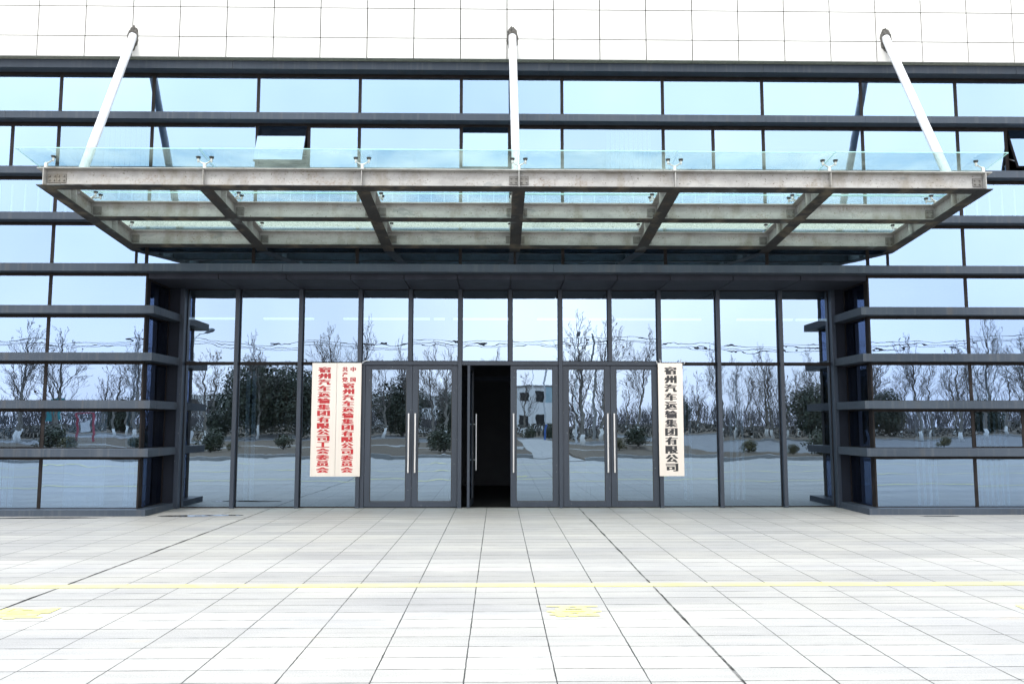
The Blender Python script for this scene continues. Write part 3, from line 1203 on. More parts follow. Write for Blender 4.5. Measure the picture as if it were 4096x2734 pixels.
# spider fittings
def fitting(x, y, arms):
    z0 = zb(y) + HB
    zt = gz(y)
    mb = MB()
    mb.tube([(x, y, z0), (x, y, z0 + 0.075)], 0.026, 10)
    mb.tube([(x, y, z0 + 0.075), (x, y, z0 + 0.095)], [0.026, 0.018], 10)
    ends_ = []
    for dx, dy in arms:
        e_ = Vector((x + dx, y + dy, zt - 0.052))
        b_ = Vector((x, y, z0 + 0.085))
        mid = b_.lerp(e_, 0.5) + Vector((0, 0, -0.012))
        mb.tube([b_, mid, e_], [0.013, 0.011, 0.012], 8)
        mb.tube([e_ + Vector((0, 0, -0.022)), e_ + Vector((0, 0, 0.022))], 0.017, 10)
        mb.tube([e_ + Vector((0, 0, -0.04)), e_ + Vector((0, 0, -0.022))], 0.009, 8)
        ends_.append(e_)
    f = cpart(mb, 'spider_fitting', M['clamp'])
    for e_ in ends_:
        mb = MB()
        mb.tube([e_ + Vector((0, 0, 0.022)), e_ + Vector((0, 0, 0.049))], [0.030, 0.037], 14)
        cpart(mb, 'clamp_disc', M['rubber'], f)


for j, y in enumerate((12.20, 13.606, 15.0)):
    for i, x in enumerate(BX):
        dxs = [-0.098, 0.098]
        if i == 0:
            dxs = [0.105]
        if i == 6:
            dxs = [-0.105]
        arms = [(dx, dy) for dx in dxs for dy in ((0.0,) if j == 0 else ((-0.085, 0.085) if j == 1 else (-0.09,)))]
        fitting(x, y, arms)


# ================================================================== GROUND, KERBS AND ROADS
def sheet(name, x0, x1, y0, y1, z, mat, z0=-0.3):
    mb = MB()
    mb.box(x0, x1, y0, y1, z0, z)
    return structure(mb.build(name, mat))


def make_grass():
    m, t, b = new_mat('winter_grass')
    g = G(t)
    a = g.noise(g.pos(), 0.35, 5, 0.65).outputs['Fac']
    f = g.noise(g.pos(), 9, 4, 0.7).outputs['Fac']
    c = g.mix(g.rng(a, 0.3, 0.7), (0.060, 0.040, 0.022), (0.115, 0.082, 0.047))
    c = g.mix(g.rng(f, 0.4, 0.7, 0, 0.7), c, (0.035, 0.026, 0.017))
    g.l(c, b.inputs['Base Color'])
    b.inputs['Roughness'].default_value = 0.95
    return m


M['grass'] = make_grass()
M['asphalt'] = simple('pale_asphalt', (0.14, 0.145, 0.155), 0.85, var=0.18, vscale=0.7)
M['kerb'] = simple('kerb_stone', (0.26, 0.26, 0.255), 0.8, var=0.15, vscale=4)
sheet('ground', -700, 700, -900, 300, -0.06, M['grass'], -0.5)
sheet('pavement', -70, 70, -6.3, 16.615, 0.0, M['paving'], -0.05)
for xa, xb in ((-70, 1.6), (4.2, 70)):
    sheet('kerb', xa, xb, -6.62, -6.31, 0.15, M['kerb'], -0.05)
sheet('verge', -70, 1.6, -43.5, -6.63, 0.10, M['grass'], -0.05)
sheet('verge', 4.2, 12.0, -43.5, -6.63, 0.10, M['grass'], -0.05)
sheet('verge', 12.01, 70, -13.2, -6.63, 0.10, M['grass'], -0.05)
sheet('path', 1.61, 4.19, -43.5, -6.63, 0.03, M['paving'], -0.05)
sheet('path', -70, 1.6, -21.6, -20.2, 0.108, M['kerb'], 0.0)
sheet('path', 4.2, 12.0, -21.6, -20.2, 0.108, M['kerb'], 0.0)
sheet('road', -120, 140, -60.0, -43.55, 0.0, M['asphalt'], -0.05)
sheet('road', 12.01, 70, -43.54, -13.25, 0.004, M['asphalt'], -0.05)
sheet('kerb', -120, 140, -60.4, -60.01, 0.16, M['kerb'], -0.05)
sheet('verge', -160, 180, -120, -60.42, 0.12, M['grass'], -0.05)

# painted yellow line and characters, the broken expansion joints, puddles
for ya, yb in ((8.625, 8.790), (3.78, 3.96), (-1.62, -1.44)):
    mb = MB()
    nseg = 160
    for i in range(nseg):
        xa, xb = -30 + 60 * i / nseg, -30 + 60 * (i + 1) / nseg
        wa = 0.006 * mnoise.noise((xa * 3, ya, 0))
        wb = 0.006 * mnoise.noise((xb * 3, ya, 0))
        mb.quad((xa, ya + wa, 0.004), (xb, ya + wb, 0.004), (xb, yb + wb, 0.004), (xa, yb + wa, 0.004))
    structure(mb.build('yellow_line', M['yellow']))


def strip(x, y0, y1, w0, w1, seed):
    mb = MB()
    n_ = int((y1 - y0) / 0.09)
    pr = None
    for i in range(n_ + 1):
        y = y0 + (y1 - y0) * i / n_
        c = x + 0.012 * mnoise.noise((y * 0.9, seed, 0)) + 0.006 * mnoise.noise((y * 4.0, seed, 3))
        k = 0.15 + 1.1 * abs(mnoise.noise((y * 1.3, seed, 7))) + 0.5 * mnoise.noise((y * 8, seed, 2))
        hw = 0.5 * (w0 + (w1 - w0) * max(0.0, min(1.0, k)))
        cur = ((c - hw, y, 0.004), (c + hw, y, 0.004))
        if pr:
            mb.quad(pr[0], pr[1], cur[1], cur[0])
        pr = cur
    return structure(mb.build('expansion_joint', M['sealant']))


strip(-4.425, 4.0, 8.58, 0.008, 0.030, 1.0)
strip(-4.425, 8.82, 16.4, 0.008, 0.040, 5.0)
strip(1.578, 4.0, 8.58, 0.008, 0.036, 9.0)
strip(1.578, 8.82, 16.4, 0.008, 0.040, 13.0)


def puddle(cx, cy, rx, ry, seed):
    mb = MB()
    pts = []
    for i in range(48):
        a = 2 * math.pi * i / 48
        k = 1 + 0.30 * mnoise.noise((1.6 * math.cos(a) + seed, 1.6 * math.sin(a), seed)) + 0.10 * mnoise.noise((5 * math.cos(a), 5 * math.sin(a), seed))
        pts.append((cx + rx * k * math.cos(a), cy + ry * k * math.sin(a), 0.004))
    mb.poly(pts)
    structure(mb.build('puddle', M['puddle']))


puddle(-7.75, 14.92, 0.78, 0.11, 2.0)
puddle(-8.5, 14.88, 0.35, 0.07, 6.0)
puddle(-5.55, 15.2, 0.50, 0.13, 11.0)
puddle(-4.95, 15.28, 0.36, 0.10, 14.0)
puddle(7.9, 14.93, 0.36, 0.06, 21.0)

# ================================================================== LETTERING
_g = {}


def glyph(ch, offset=0.0):
    k = (ch, offset)
    if k not in _g:
        c = bpy.data.curves.new('glyph', 'FONT')
        c.body = ch
        c.offset = offset
        c.resolution_u = 4
        o = bpy.data.objects.new('glyph', c)
        COL.objects.link(o)
        dg = bpy.context.evaluated_depsgraph_get()
        me = bpy.data.meshes.new_from_object(o.evaluated_get(dg))
        vs = [(v.co.x, v.co.y) for v in me.vertices]
        fs = [tuple(p.vertices) for p in me.polygons]
        bpy.data.objects.remove(o)
        bpy.data.curves.remove(c)
        bpy.data.meshes.remove(me)
        x0, x1 = min(v[0] for v in vs), max(v[0] for v in vs)
        y0, y1 = min(v[1] for v in vs), max(v[1] for v in vs)
        _g[k] = ([((a - x0) / (x1 - x0), (b_ - y0) / (y1 - y0)) for a, b_ in vs], fs)
    return _g[k]


def put_char(mb, ch, place, bold=0.0, copies=1, offset=0.0, vbold=0.0):
    """place(u, v, k) maps the unit cell to space; copies shifted sideways make heavy upright strokes"""
    vs, fs = glyph(ch, offset)
    for c in range(copies * (2 if vbold else 1)):
        sh_ = bold * ((c % copies) / (copies - 1) - 0.5) if copies > 1 else 0.0
        sv_ = vbold * (c // copies - 0.5) if vbold else 0.0
        i = len(mb.v)
        mb.v += [tuple(place(a * (1 - bold) + bold / 2 + sh_, b_ * (1 - vbold) + vbold / 2 + sv_, c)) for a, b_ in vs]
        for f in fs:
            mb.f.append(tuple(i + q for q in f))
            mb.mi.append(0)


def plaque(x0, x1, z0, z1, chars, mat, label, rope=True):
    yb = RY - 0.112
    t_ = thing('name_plaque', label, 'sign', ((x0 + x1) / 2, yb, z0))
    base = Vector(t_.location)

    def put(mb, name, m_, **kw):
        mb.v = [(a - base.x, b_ - base.y, c - base.z) for a, b_, c in mb.v]
        return mb.build(name, m_, t_, **kw)
    mb = MB()
    mb.box(x0, x1, yb - 0.025, yb, z0, z1)
    put(mb, 'board', M['plaque'], bevel=0.003)
    mb = MB()
    for ch, cx, cz, cw, chh in chars:
        def place(u, v, k, cx=cx, cz=cz, cw=cw, chh=chh):
            return (cx + (u - 0.5) * cw, yb - 0.0264 - 0.00005 * k, cz + (v - 0.5) * chh)
        put_char(mb, ch, place, bold=0.14, copies=7, vbold=0.030)
    put(mb, 'lettering', mat)
    return t_


def column(text, cx, ztop, pitch, cw, chh, drift=0.0):
    return [(ch, cx + drift * i, ztop - chh / 2 - pitch * i, cw, chh) for i, ch in enumerate(text)]


PX = 2.225 / 1422.0
ZT = 2.839
plaque(-3.680, -3.196, 0.614, ZT, column('宿州汽车运输集团有限公司工会委员会', -3.438, ZT - 52 * PX, 78.3 * PX, 0.255, 0.108), M['red'],
       'pale metal plaque with one column of red characters, outer one of the joined pair')
ch2 = column('宿州汽车运输集团有限公司委员会', -2.962, ZT - 252 * PX, 75.2 * PX, 0.240, 0.105)
ch2 += [('共', -3.032, ZT - 80 * PX, 0.115, 0.090), ('产', -3.032, ZT - 146 * PX, 0.115, 0.085), ('党', -3.032, ZT - 211 * PX, 0.118, 0.092),
        ('中', -2.872, ZT - 80 * PX, 0.110, 0.090), ('国', -2.872, ZT - 211 * PX, 0.110, 0.090)]
plaque(-3.192, -2.708, 0.614, ZT, ch2, M['red'], 'pale metal plaque with red characters and a small double heading, beside the left doors')
plaque(3.178, 3.668, 0.617, 2.846, column('宿州汽车运输集团有限公司', 3.424, 2.846 - 50 * PX, 110.6 * PX, 0.250, 0.153), M['ink'],
       'pale metal plaque with one column of black characters right of the doors')
# white cord ends that tie the boards to the mullions
for k, (x, z, dx, dz) in enumerate(((-2.70, 2.862, 0.09, 0.025), (-2.69, 2.885, 0.14, 0.0), (3.17, 2.86, -0.03, 0.035), (3.23, 2.86, -0.012, 0.06), (3.62, 2.86, 0.035, 0.06), (3.70, 2.855, 0.05, 0.03))):
    mb = MB()
    yb = RY - 0.125
    mb.tube([(0, 0, -0.03), (dx * 0.5, -0.006, dz * 0.55), (dx, 0, dz)], 0.008, 6)
    o = mb.build('cord', M['white_paint'], loc=(x, yb, z))
    tag(o, ['white cord looped over the corner of the left door head', 'white cord end lying on the left door head', 'short white cord at the left upper corner of the black lettered plaque',
            'upright white cord end above the left half of the black lettered plaque', 'slanted white cord end above the right half of the black lettered plaque',
            'white cord end just right of the black lettered plaque top'][k], 'cord', 'cords tying the plaques')

# painted characters on the paving; they face the building
for ch, cx, cy, cw, chh in (('高', -4.16, 7.50, 0.52, 0.43), ('登', 0.670, 7.515, 0.49, 0.43), ('防', 4.92, 7.50, 0.52, 0.43)):
    mb = MB()

    def place(u, v, k, cx=cx, cy=cy, cw=cw, chh=chh):
        return (cx - (u - 0.5) * cw, cy - (v - 0.5) * chh, 0.0045 + 0.0001 * k)
    put_char(mb, ch, place, bold=0.10, copies=5, vbold=0.04)
    o = structure(mb.build('painted_character', M['yellow']))

# ================================================================== WHAT THE GLASS MIRRORS: the grounds behind the camera
M['bark'] = make_bark('grey_bark', (0.17, 0.155, 0.135), 1.25)
M['twig'] = make_bark('twig_bark', (0.115, 0.10, 0.09), 0.0)
M['lamp_white'] = simple('lamp_white_enamel', (0.82, 0.83, 0.84), 0.4, var=0.04)
M['evergreen'] = make_leaf('evergreen_leaf', (0.010, 0.018, 0.011), (0.040, 0.052, 0.024))
M['bush'] = make_leaf('bush_leaf', (0.014, 0.022, 0.010), (0.045, 0.056, 0.022))
M['bush_yellow'] = make_leaf('yellowish_leaf', (0.05, 0.05, 0.014), (0.11, 0.092, 0.03))
M['dead_leaf'] = simple('dead_leaf', (0.14, 0.075, 0.04), 0.8, var=0.3)


def bare_tree_meshes(seed, height, girth, fork=False, spread=0.5, clear=0.22, limbs=22):
    """a leader with ascending limbs, each carrying side shoots and twigs"""
    r = random.Random(seed)
    tr_, cr = MB(), MB()

    def path(p, d, ln, n_, wob, up):
        pts, q, dd = [p.copy()], p.copy(), d.normalized()
        for i in range(n_):
            dd = (dd + Vector((r.uniform(-1, 1), r.uniform(-1, 1), r.uniform(-0.5, 0.5))) * wob + Vector((0, 0, up))).normalized()
            q = q + dd * (ln / n_)
            pts.append(q.copy())
        return pts

    def along(pts, t_):
        f = t_ * (len(pts) - 1)
        i = min(len(pts) - 2, int(f))
        return pts[i].lerp(pts[i + 1], f - i), (pts[i + 1] - pts[i]).normalized()

    def side(d, ang):
        a = Vector((r.uniform(-1, 1), r.uniform(-1, 1), r.uniform(-0.4, 0.6)))
        a = (a - d * a.dot(d)).normalized()
        return (d * math.cos(ang) + a * math.sin(ang)).normalized()
    lead = path(Vector((0, 0, -0.05)), Vector((r.uniform(-.05, .05), r.uniform(-.05, .05), 1)), height, 12, 0.07, 0.05)
    k0 = 5
    tr_.tube(lead[:k0 + 1], [girth * q for q in (1.25, 1.0, 0.92, 0.84, 0.76, 0.66)], 10)
    n_l = len(lead) - k0
    cr.tube(lead[k0:], [max(0.012, girth * 0.66 * (1 - 0.95 * i / (n_l - 1))) for i in range(n_l)], 6, caps=False)
    starts = []
    for k in range(limbs):
        t_ = clear + (0.93 - clear) * (k + r.uniform(0, 0.9)) / limbs
        p, d = along(lead, t_)
        ln = height * (0.46 - 0.38 * (t_ - clear) / (1 - clear)) * r.uniform(0.7, 1.15)
        starts.append((p, side(d, spread * r.uniform(1.1, 1.7)), ln, girth * 0.33 * (1 - 0.7 * t_)))
    if fork:
        p, d = along(lead, 0.10)
        starts.append((p, Vector((0.55, 0.15, 1)).normalized(), height * 0.62, girth * 0.62))
    for p, d, ln, rad in starts:
        lp = path(p, d, ln, 6, 0.13, 0.085)
        cr.tube(lp, [max(0.016, rad * (1 - 0.85 * i / 6)) for i in range(7)], 4, caps=False)
        ns = max(4, int(ln * 2.6))
        for q in range(ns):
            t_ = 0.18 + 0.80 * (q + r.random()) / ns
            sp_, sd = along(lp, t_)
            sl2 = ln * (0.44 - 0.26 * t_) * r.uniform(0.6, 1.2)
            s_pts = path(sp_, side(sd, r.uniform(0.4, 0.85)), sl2, 4, 0.16, 0.06)
            cr.tube(s_pts, [max(0.012, rad * 0.36 * (1 - t_ * 0.5) * (1 - 0.7 * i / 4)) for i in range(5)], 3, caps=False)
            for z in range(max(3, int(sl2 * 4.2))):
                t3 = r.uniform(0.2, 1.0)
                tp, td = along(s_pts, t3)
                t_pts = path(tp, side(td, r.uniform(0.35, 0.8)), sl2 * r.uniform(0.25, 0.5), 2, 0.15, 0.06)
                cr.tube(t_pts, [0.011, 0.010, 0.008], 3, caps=False)
                if r.random() < 0.035:
                    c = t_pts[-1]
                    a = Vector((r.uniform(-1, 1), r.uniform(-1, 1), r.uniform(-1, 1))).normalized() * 0.07
                    b_ = a.cross(Vector((0.3, 0.5, 0.8))).normalized() * 0.07
                    cr.quad(c - a - b_, c + a - b_, c + a + b_, c - a + b_, 1)
    return tr_.mesh('trunk', M['bark'], True), cr.mesh('crown', [M['twig'], M['dead_leaf']])


TREES = [bare_tree_meshes(5, 12.8, 0.19, spread=0.42), bare_tree_meshes(8, 12.6, 0.15, spread=0.30, limbs=20), bare_tree_meshes(13, 9.8, 0.17, spread=0.62, clear=0.20, limbs=18),
         bare_tree_meshes(21, 12.0, 0.22, fork=True, spread=0.45), bare_tree_meshes(34, 11.5, 0.12, spread=0.26, limbs=16)]
# (x, y, mesh, scale, turn); the camera stands at the origin, the building is at +y
TREE_AT = [(-44.5, -47, 0, 1.00), (-38.2, -42, 3, 0.95), (-47, -52, 2, 1.00), (-51, -46, 1, 1.05), (-35.5, -47, 2, 0.90), (-30.5, -40, 0, 0.85), (-41, -62, 4, 1.1), (-33, -64, 2, 1.2),
           (-28.5, -66, 4, 1.05), (-25.0, -54, 1, 1.00), (-24.5, -37, 2, 0.92), (-20.8, -66, 4, 1.15), (-15.6, -60, 1, 1.18), (-19.2, -63, 0, 1.1), (-11.5, -50, 2, 0.9), (-9.3, -52, 1, 0.9),
           (-6.2, -48, 0, 0.80), (-4.9, -46, 3, 0.82), (-1.2, -72, 1, 1.0), (3.0, -70, 2, 0.9), (7.6, -40, 3, 1.05), (12.2, -64, 0, 1.22), (16.0, -63, 1, 1.12), (20.8, -62, 2, 0.95),
           (25.3, -62, 1, 0.95), (28.5, -68, 4, 1.0), (31.2, -62, 0, 0.95), (33.8, -72, 3, 1.0), (33.2, -63, 2, 0.9), (37.0, -66, 1, 0.95), (38.0, -60, 4, 1.0), (34.0, -46, 3, 0.98),
           (46.2, -60, 0, 1.0), (41.0, -43, 2, 1.0), (49.2, -64, 4, 0.95), (44.2, -44, 0, 1.0), (53.5, -62, 1, 0.95), (49.0, -45, 3, 1.0), (57.8, -63, 2, 0.95), (50.5, -40, 4, 0.9),
           (60.5, -64, 0, 0.9), (64.5, -62, 1, 0.9), (68.0, -58, 2, 0.9), (-56, -54, 3, 1.0), (-60, -60, 1, 1.05),
           (-53, -82, 2, 1.1), (-48.5, -86, 0, 0.95), (-43.6, -82, 1, 0.95), (-38.5, -88, 2, 1.15), (-34.0, -84, 0, 0.9), (-30.2, -90, 1, 0.95), (-13.0, -86, 2, 1.1), (-8.0, -90, 0, 0.9), (11.0, -84, 2, 1.05),
           (15.2, -88, 0, 0.85), (19.0, -90, 2, 1.0), (24.4, -84, 4, 0.95), (29.8, -90, 2, 1.05), (36.0, -86, 1, 0.9), (42.0, -84, 2, 1.15), (47.0, -88, 0, 0.95), (52.0, -84, 2, 1.1), (57.5, -88, 1, 1.0), (63.0, -84, 0, 0.95), (68.5, -88, 2, 1.1)]
KIND = ['tall straight bare tree', 'slim upright bare tree', 'broad spreading bare tree', 'forked bare tree', 'thin pole-like bare tree']
order = sorted(range(len(TREE_AT)), key=lambda i: TREE_AT[i][0])
WHERE = {}
for rank, i in enumerate(order):
    WHERE[i] = rank
cnt = {}
r2 = random.Random(4)
ORD = ['leftmost', 'second', 'third', 'fourth', 'fifth', 'sixth', 'seventh', 'eighth', 'ninth', 'tenth', 'eleventh', 'twelfth', 'thirteenth', 'fourteenth', 'fifteenth', 'sixteenth', 'seventeenth', 'eighteenth', 'nineteenth', 'twentieth', 'twenty-first', 'twenty-second', 'twenty-third', 'twenty-fourth']
for i in order:
    x, y, k, s = TREE_AT[i]
    c = cnt.get(k, 0)
    cnt[k] = c + 1
    loc_ = 'leftmost of its kind' if c == 0 else ORD[c] + ' such from left'
    t_ = thing('bare_tree', f'{KIND[k]}, whitewashed foot, mirrored in glass, {loc_}', 'tree', (x, y, 0.1), r2.uniform(0, 6.28), 'bare roadside trees mirrored in the glass')
    s *= 0.88
    t_.scale = (s, s, s)
    a = bpy.data.objects.new('trunk', TREES[k][0])
    b_ = bpy.data.objects.new('crown', TREES[k][1])
    for q in (a, b_):
        COL.objects.link(q)
        q.parent = t_


def leafy(seed, rx, rz, n_, leaf, zc, flat=0.0, lobes=7):
    """leaf-sized faces in clumps spread through the crown"""
    r = random.Random(seed)
    mb = MB()
    cl = []
    for k in range(lobes):
        a = r.uniform(0, 6.28)
        q = r.uniform(0.15, 0.62)
        cl.append((rx * q * math.cos(a), rx * q * math.sin(a), zc + rz * r.uniform(-0.55, 0.55), r.uniform(0.42, 0.66)))
    for i in range(n_):
        cx, cy, cz, cr = cl[r.randrange(lobes)]
        d = Vector((r.gauss(0, 1), r.gauss(0, 1), r.gauss(0, 1))).normalized()
        rad = r.uniform(0.40, 1.28) ** 0.5
        p = Vector((cx + d.x * rx * cr * rad, cy + d.y * rx * cr * rad, cz + d.z * rz * cr * rad))
        if p.z < 0.08:
            continue
        nrm = (d + Vector((r.uniform(-1, 1), r.uniform(-1, 1), r.uniform(-0.5, 1)))).normalized()
        a = nrm.cross(Vector((0.21, 0.37, 0.9))).normalized() * leaf * r.uniform(0.6, 1.2)
        b_ = nrm.cross(a).normalized() * leaf * r.uniform(0.35, 0.7)
        mb.quad(p - a, p - b_, p + a, p + b_)
    return mb


def stems(seed, rx, h, n_, rad):
    r = random.Random(seed)
    mb = MB()
    for k in range(n_):
        a = r.uniform(0, 6.28)
        e_ = Vector((math.cos(a) * rx * r.uniform(0.2, 0.6), math.sin(a) * rx * r.uniform(0.2, 0.6), h))
        mb.tube([(r.uniform(-.05, .05), r.uniform(-.05, .05), -0.05), e_ * 0.5 + Vector((0, 0, 0.1)), e_], [rad, rad * 0.8, rad * 0.5], 5)
    return mb


EV = [leafy(3, 4.0, 3.4, 14000, 0.15, 3.7, lobes=13).mesh('crown', M['evergreen']), leafy(7, 3.2, 3.2, 10000, 0.14, 3.5, lobes=10).mesh('crown', M['evergreen'])]
EVT = stems(5, 2.0, 4.2, 6, 0.16).mesh('trunk', M['twig'])
EV_AT = [(-25.6, -56, 0, 1.12, 'broad dark evergreen tree left half of the clump mirrored beside the red plaques'), (-21.6, -57, 0, 1.08, 'tall dark evergreen tree right half of the clump mirrored beside the red plaques'),
         (-31.6, -62, 1, 0.55, 'small dark evergreen tree mirrored just right of the left street lamp'), (-10.6, -58, 1, 1.05, 'rounded evergreen tree mirrored in the leftmost door leaf'),
         (-5.5, -66, 1, 0.9, 'evergreen tree mirrored in the second door leaf behind bare trunks'), (21.0, -64, 1, 0.72, 'dark evergreen tree mirrored just right of the black lettered plaque'),
         (34.5, -58, 1, 0.98, 'evergreen tree mirrored at the right end of the entrance glass'), (-46, -72, 1, 0.7, 'evergreen tree mirrored low in the far left window band'),
         (-31, -76, 1, 0.7, 'evergreen tree mirrored behind the red framed notice board'), (51, -78, 0, 0.75, 'evergreen tree mirrored low in the right window band'),
         (63, -76, 1, 0.8, 'evergreen tree mirrored at the far right window edge')]
for x, y, k, s, lab in EV_AT:
    t_ = thing('evergreen_tree', lab, 'tree', (x, y, 0.1), r2.uniform(0, 6.28), 'evergreen trees mirrored in the glass')
    t_.scale = (s, s, s)
    for nm, me in (('crown', EV[k]), ('trunk', EVT)):
        q = bpy.data.objects.new(nm, me)
        COL.objects.link(q)
        q.parent = t_

BU = [leafy(31, 1.0, 0.85, 1900, 0.075, 0.72).mesh('foliage', M['bush']), leafy(37, 1.0, 0.62, 1500, 0.075, 0.55).mesh('foliage', M['bush']), leafy(41, 0.8, 0.6, 1500, 0.065, 0.58).mesh('foliage', M['bush_yellow'])]
BS = stems(43, 0.6, 0.7, 9, 0.028).mesh('stem', M['twig'])
BU_AT = [(-16.6, -15.5, 0, 1.45, 'round dark green shrub mirrored beside the left corner of the entrance'), (-15.2, -15.0, 2, 0.75, 'small yellowish shrub beside the round dark one at the left entrance corner'),
         (-12.4, -15.5, 1, 1.15, 'flat topped green shrub mirrored beside the outer red plaque'), (-24.2, -15.0, 0, 1.5, 'large dark shrub mirrored in front of the red notice board'),
         (-22.6, -13.6, 2, 1.1, 'yellow green shrub mirrored below the red notice board'), (-28.5, -16.2, 1, 0.95, 'small shrub mirrored at the far left window'),
         (-21.5, -19.0, 1, 0.9, 'small shrub mirrored at the inner end of the left windows'), (-5.2, -18.0, 1, 1.0, 'sprawling yellow tipped shrub mirrored in the leftmost door leaf'),
         (-2.7, -9.6, 0, 1.55, 'large leafy shrub mirrored in the second door leaf'), (2.9, -52, 0, 1.3, 'clipped ball shrub mirrored low in the door right of the opening'), (5.0, -53, 0, 1.5, 'second clipped ball shrub mirrored beside the white house'),
         (6.7, -13.5, 2, 0.95, 'small low shrub mirrored in the rightmost door leaf'), (8.3, -16.5, 0, 1.5, 'big dark shrub mirrored at the edge of the rightmost door leaf'),
         (13.4, -11.8, 2, 1.15, 'yellowish upright shrub mirrored in the bay right of the black plaque'), (15.5, -10.8, 2, 0.8, 'sparse small shrub mirrored beside the right mullion'),
         (16.9, -10.6, 0, 1.45, 'dense round shrub mirrored at the right end of the entrance glass'), (28.2, -22.0, 2, 1.1, 'yellowish shrub mirrored low in the right window band')]
for x, y, k, s, lab in BU_AT:
    t_ = thing('shrub', lab, 'shrub', (x, y, 0.1), r2.uniform(0, 6.28), 'shrubs mirrored in the glass')
    s *= 0.62
    t_.scale = (s, s, s)
    for nm, me in (('foliage', BU[k]), ('stem', BS)):
        q = bpy.data.objects.new(nm, me)
        COL.objects.link(q)
        q.parent = t_

# hedge and the far wood
mb = MB()
r3 = random.Random(9)
for i in range(9000):
    p = Vector((r3.uniform(-70, 80), -78 + r3.uniform(-0.8, 0.8), r3.uniform(0.1, 1.35)))
    a = Vector((r3.uniform(-1, 1), r3.uniform(-1, 1), r3.uniform(-1, 1))).normalized() * 0.16
    b_ = a.cross(Vector((0.3, 0.8, 0.5))).normalized() * 0.12
    mb.quad(p - a, p - b_, p + a, p + b_)
tag(mb.build('hedge', make_leaf('hedge_leaf', (0.028, 0.026, 0.024), (0.055, 0.050, 0.034))), 'low dark clipped hedge mirrored along the foot of the roadside trees', 'hedge')

mb = MB()
for i in range(15000):
    x = r3.uniform(-200, 240)
    y = -150 + r3.uniform(-25, 12)
    h = r3.uniform(4.0, 9.0) * (0.85 + 0.5 * mnoise.noise((x * 0.05, 0, 0)))
    lx, ly = r3.uniform(-1.6, 1.6), r3.uniform(-0.5, 0.5)
    z0_ = r3.uniform(0, h * 0.7)
    mb.tube([(x, y, z0_ - 0.2), (x + lx, y + ly, min(h, z0_ + r3.uniform(2, 5)))], [0.07, 0.02], 3, caps=False)
o = mb.build('far_wood', simple('grey_brush', (0.085, 0.080, 0.085), 0.9, var=0.3))
o['kind'] = 'stuff'
o['label'] = 'grey leafless wood along the horizon mirrored in the glass'
o['category'] = 'wood'

# street lamps
lm = MB()
lm.tube([(0, 0, -0.05), (0, 0, 3), (0, 0, 8.2), (0.10, 0, 9.1), (0.45, 0, 9.55), (1.05, 0, 9.68)], [0.12, 0.10, 0.07, 0.055, 0.05, 0.045], 10)
lamp_pole = lm.mesh('pole', M['lamp_white'], True)
lh = MB()
lh.tube([(0.95, 0, 9.66), (1.15, 0, 9.70), (1.55, 0, 9.78), (1.85, 0, 9.80), (1.98, 0, 9.79)], [0.05, 0.13, 0.19, 0.15, 0.05], 10)
lamp_head = lh.mesh('lamp_head', simple('grey_lamp_head', (0.14, 0.16, 0.19), 0.4), True)
for x, y, rz, s, lab in ((-27.0, -40.0, 0.15, 1.0, 'white street lamp with curved arm mirrored in the outermost left entrance pane'), (8.0, -50.0, 1.45, 1.06, 'white street lamp mirrored above the right pair of doors'),
                         (4.6, -86.0, -1.5, 1.0, 'far street lamp mirrored above the middle pair of doors'), (52.0, -60.0, 2.9, 1.02, 'white street lamp mirrored in the right window band')):
    t_ = thing('street_lamp', lab, 'street lamp', (x, y, 0.1), rz, 'street lamps mirrored in the glass')
    t_.scale = (s, s, s)
    for nm, me in (('pole', lamp_pole), ('lamp_head', lamp_head)):
        q = bpy.data.objects.new(nm, me)
        COL.objects.link(q)
        q.parent = t_

# overhead cables on their poles
for k, x in enumerate((-92, -40, 12, 64, 116)):
    mb = MB()
    mb.tube([(0, 0, -0.2), (0, 0, 12.6)], [0.19, 0.11], 10)
    t_ = thing('utility_pole', ['outer left', 'left', 'middle', 'right', 'outer right'][k] + ' concrete pole carrying the cables mirrored in the glass', 'utility pole', (x, -68.5, 0.1), 0, 'utility poles')
    mb.build('pole', M['kerb'], t_)
    mb = MB()
    mb.box(-0.05, 0.05, -0.8, 0.8, 12.0, 12.1)
    mb.build('crossarm', M['frame'], t_)
for k, (dy, z) in enumerate(((-0.7, 12.15), (0.0, 11.75), (0.7, 11.45))):
    mb = MB()
    xs = (-92, -40, 12, 64, 116)
    pts = []
    for xa, xb in zip(xs, xs[1:]):
        for i in range(14):
            q = i / 14
            pts.append((xa + (xb - xa) * q, -68.5 + dy, z + 0.1 - 1.0 * 4 * q * (1 - q)))
    pts.append((116, -68.5 + dy, z + 0.1))
    mb.tube(pts, 0.034, 5)
    tag(mb.build('overhead_cable', M['black']), ['uppermost', 'middle', 'lowest'][k] + ' of the three sagging cables mirrored in the glass', 'cable', 'overhead cables')

# red framed notice board
t_ = thing('notice_board', 'red framed notice board with white panel mirrored in the lower left window', 'notice board', (-29.3, -29.0, 0.1), 0.1)
M['red_frame'] = simple('red_frame', (0.30, 0.02, 0.04), 0.4)
mb = MB()
for x in (-0.60, 0.60):
    mb.box(x - 0.06, x + 0.06, -0.05, 0.05, -0.05, 2.1)
mb.box(-0.54, 0.54, -0.05, 0.05, 1.98, 2.1)
mb.build('board_frame', M['red_frame'], t_)
mb = MB()
mb.box(-0.36, 0.34, -0.03, 0.03, 0.8, 1.6)
mb.build('panel', M['white_paint'], t_)
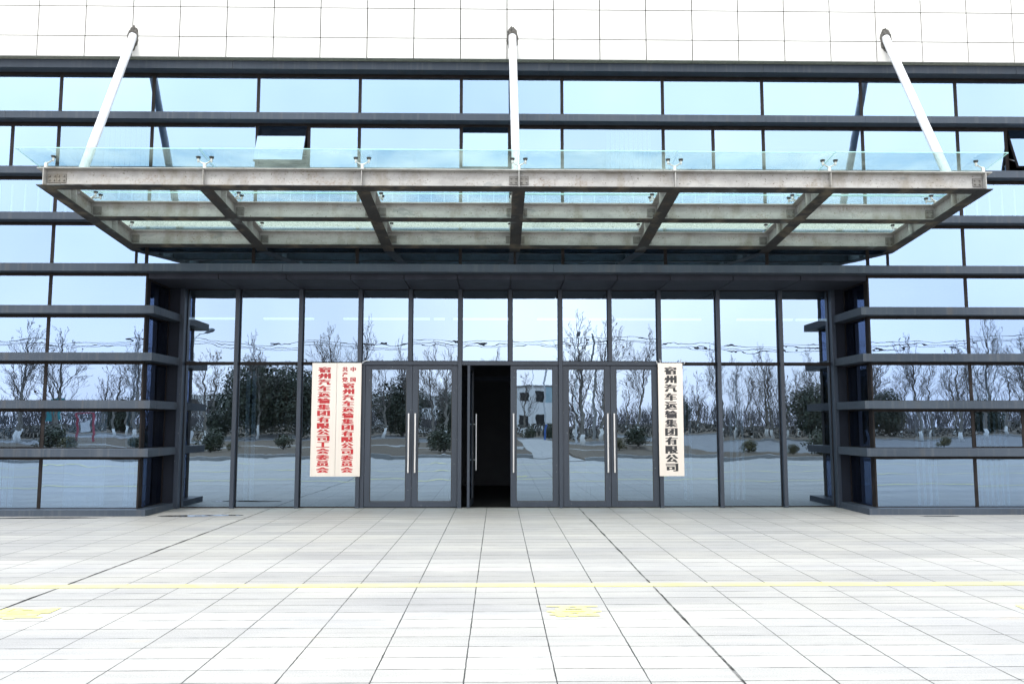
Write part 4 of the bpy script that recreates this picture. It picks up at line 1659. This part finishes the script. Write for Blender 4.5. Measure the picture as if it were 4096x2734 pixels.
# teal banner
t_ = thing('feather_banner', 'teal banner on a pole mirrored at the left edge of the lower window', 'banner', (-50.0, -64, 0.1), 0)
mb = MB()
mb.box(-0.85, 0.85, -0.03, 0.03, 1.7, 4.3)
mb.build('banner_cloth', simple('teal_cloth', (0.03, 0.22, 0.24), 0.7), t_)
mb = MB()
mb.tube([(0.90, 0, -0.1), (0.90, 0, 4.5)], 0.05, 8)
mb.build('pole', M['white_paint'], t_)
# blue and white road sign
t_ = thing('road_sign', 'pale blue road sign on a blue and white post mirrored in the door', 'sign', (3.95, -40.0, 0.1), 0)
mb = MB()
mb.tube([(0, 0, -0.05), (0, 0, 1.3)], 0.09, 10, m=1)
mb.tube([(0, 0, 1.3), (0, 0, 6.5)], 0.08, 10)
mb.build('pole', [M['white_paint'], simple('blue_paint', (0.03, 0.10, 0.34), 0.5)], t_)
mb = MB()
mb.box(0.10, 1.55, -0.03, 0.03, 3.2, 4.6)
mb.build('sign_panel', simple('pale_blue_panel', (0.35, 0.48, 0.54), 0.5), t_)
# twin white oval marker
t_ = thing('oval_sign', 'twin white oval marker on a short post mirrored at the left entrance corner', 'sign', (-18.0, -15.5, 0.1), 0)
mb = MB()
for cx in (-0.17, 0.17):
    ring = [(cx + 0.15 * math.copysign(abs(math.cos(a)) ** 0.7, math.cos(a)), 0.85 + 0.30 * math.copysign(abs(math.sin(a)) ** 0.7, math.sin(a))) for a in [2 * math.pi * q / 28 for q in range(28)]]
    mb.poly([(a, 0.02, b_) for a, b_ in reversed(ring)])
    mb.poly([(a, -0.02, b_) for a, b_ in ring])
    for i in range(28):
        (xa, za), (xb, zb_) = ring[i], ring[(i + 1) % 28]
        mb.quad((xa, -0.02, za), (xa, 0.02, za), (xb, 0.02, zb_), (xb, -0.02, zb_))
mb.build('sign_panel', M['white_paint'], t_)
mb = MB()
mb.tube([(0, 0, -0.05), (0, 0, 0.8)], 0.025, 8)
mb.build('post', M['steel_bright'], t_)


# buildings far behind
def house(name, label, x, y, w, d, h, floors, bays, mat, roof):
    t_ = thing(name, label, 'building', (x, y, 0))
    mb = MB()
    mb.box(-w / 2, w / 2, -d, 0, -0.2, h)
    mb.build('wall', mat, t_)
    mb = MB()
    mb.box(-w / 2 - 0.35, w / 2 + 0.35, -d - 0.35, 0.35, h, h + 0.35)
    mb.build('roof', roof, t_)
    for f in range(floors):
        for b_ in range(bays):
            mb = MB()
            cx = -w / 2 + w * (b_ + 0.5) / bays
            z0 = h * f / floors + 1.0
            mb.box(cx - w / bays * 0.28, cx + w / bays * 0.28, -0.02, 0.04, z0, z0 + h / floors * 0.48)
            mb.build('window', M['black'], t_)


house('white_house', 'white two storey house mirrored in the door beside the opening', 5.2, -104, 11, 9, 7.4, 2, 4, M['lamp_white'], M['kerb'])
house('office_block', 'long pale office block mirrored behind the trees in the left windows', -50, -190, 80, 14, 9, 2, 14, M['lamp_white'], M['lamp_white'])
for o in list(SC.objects):
    if '_b' in o:
        del o['_b']
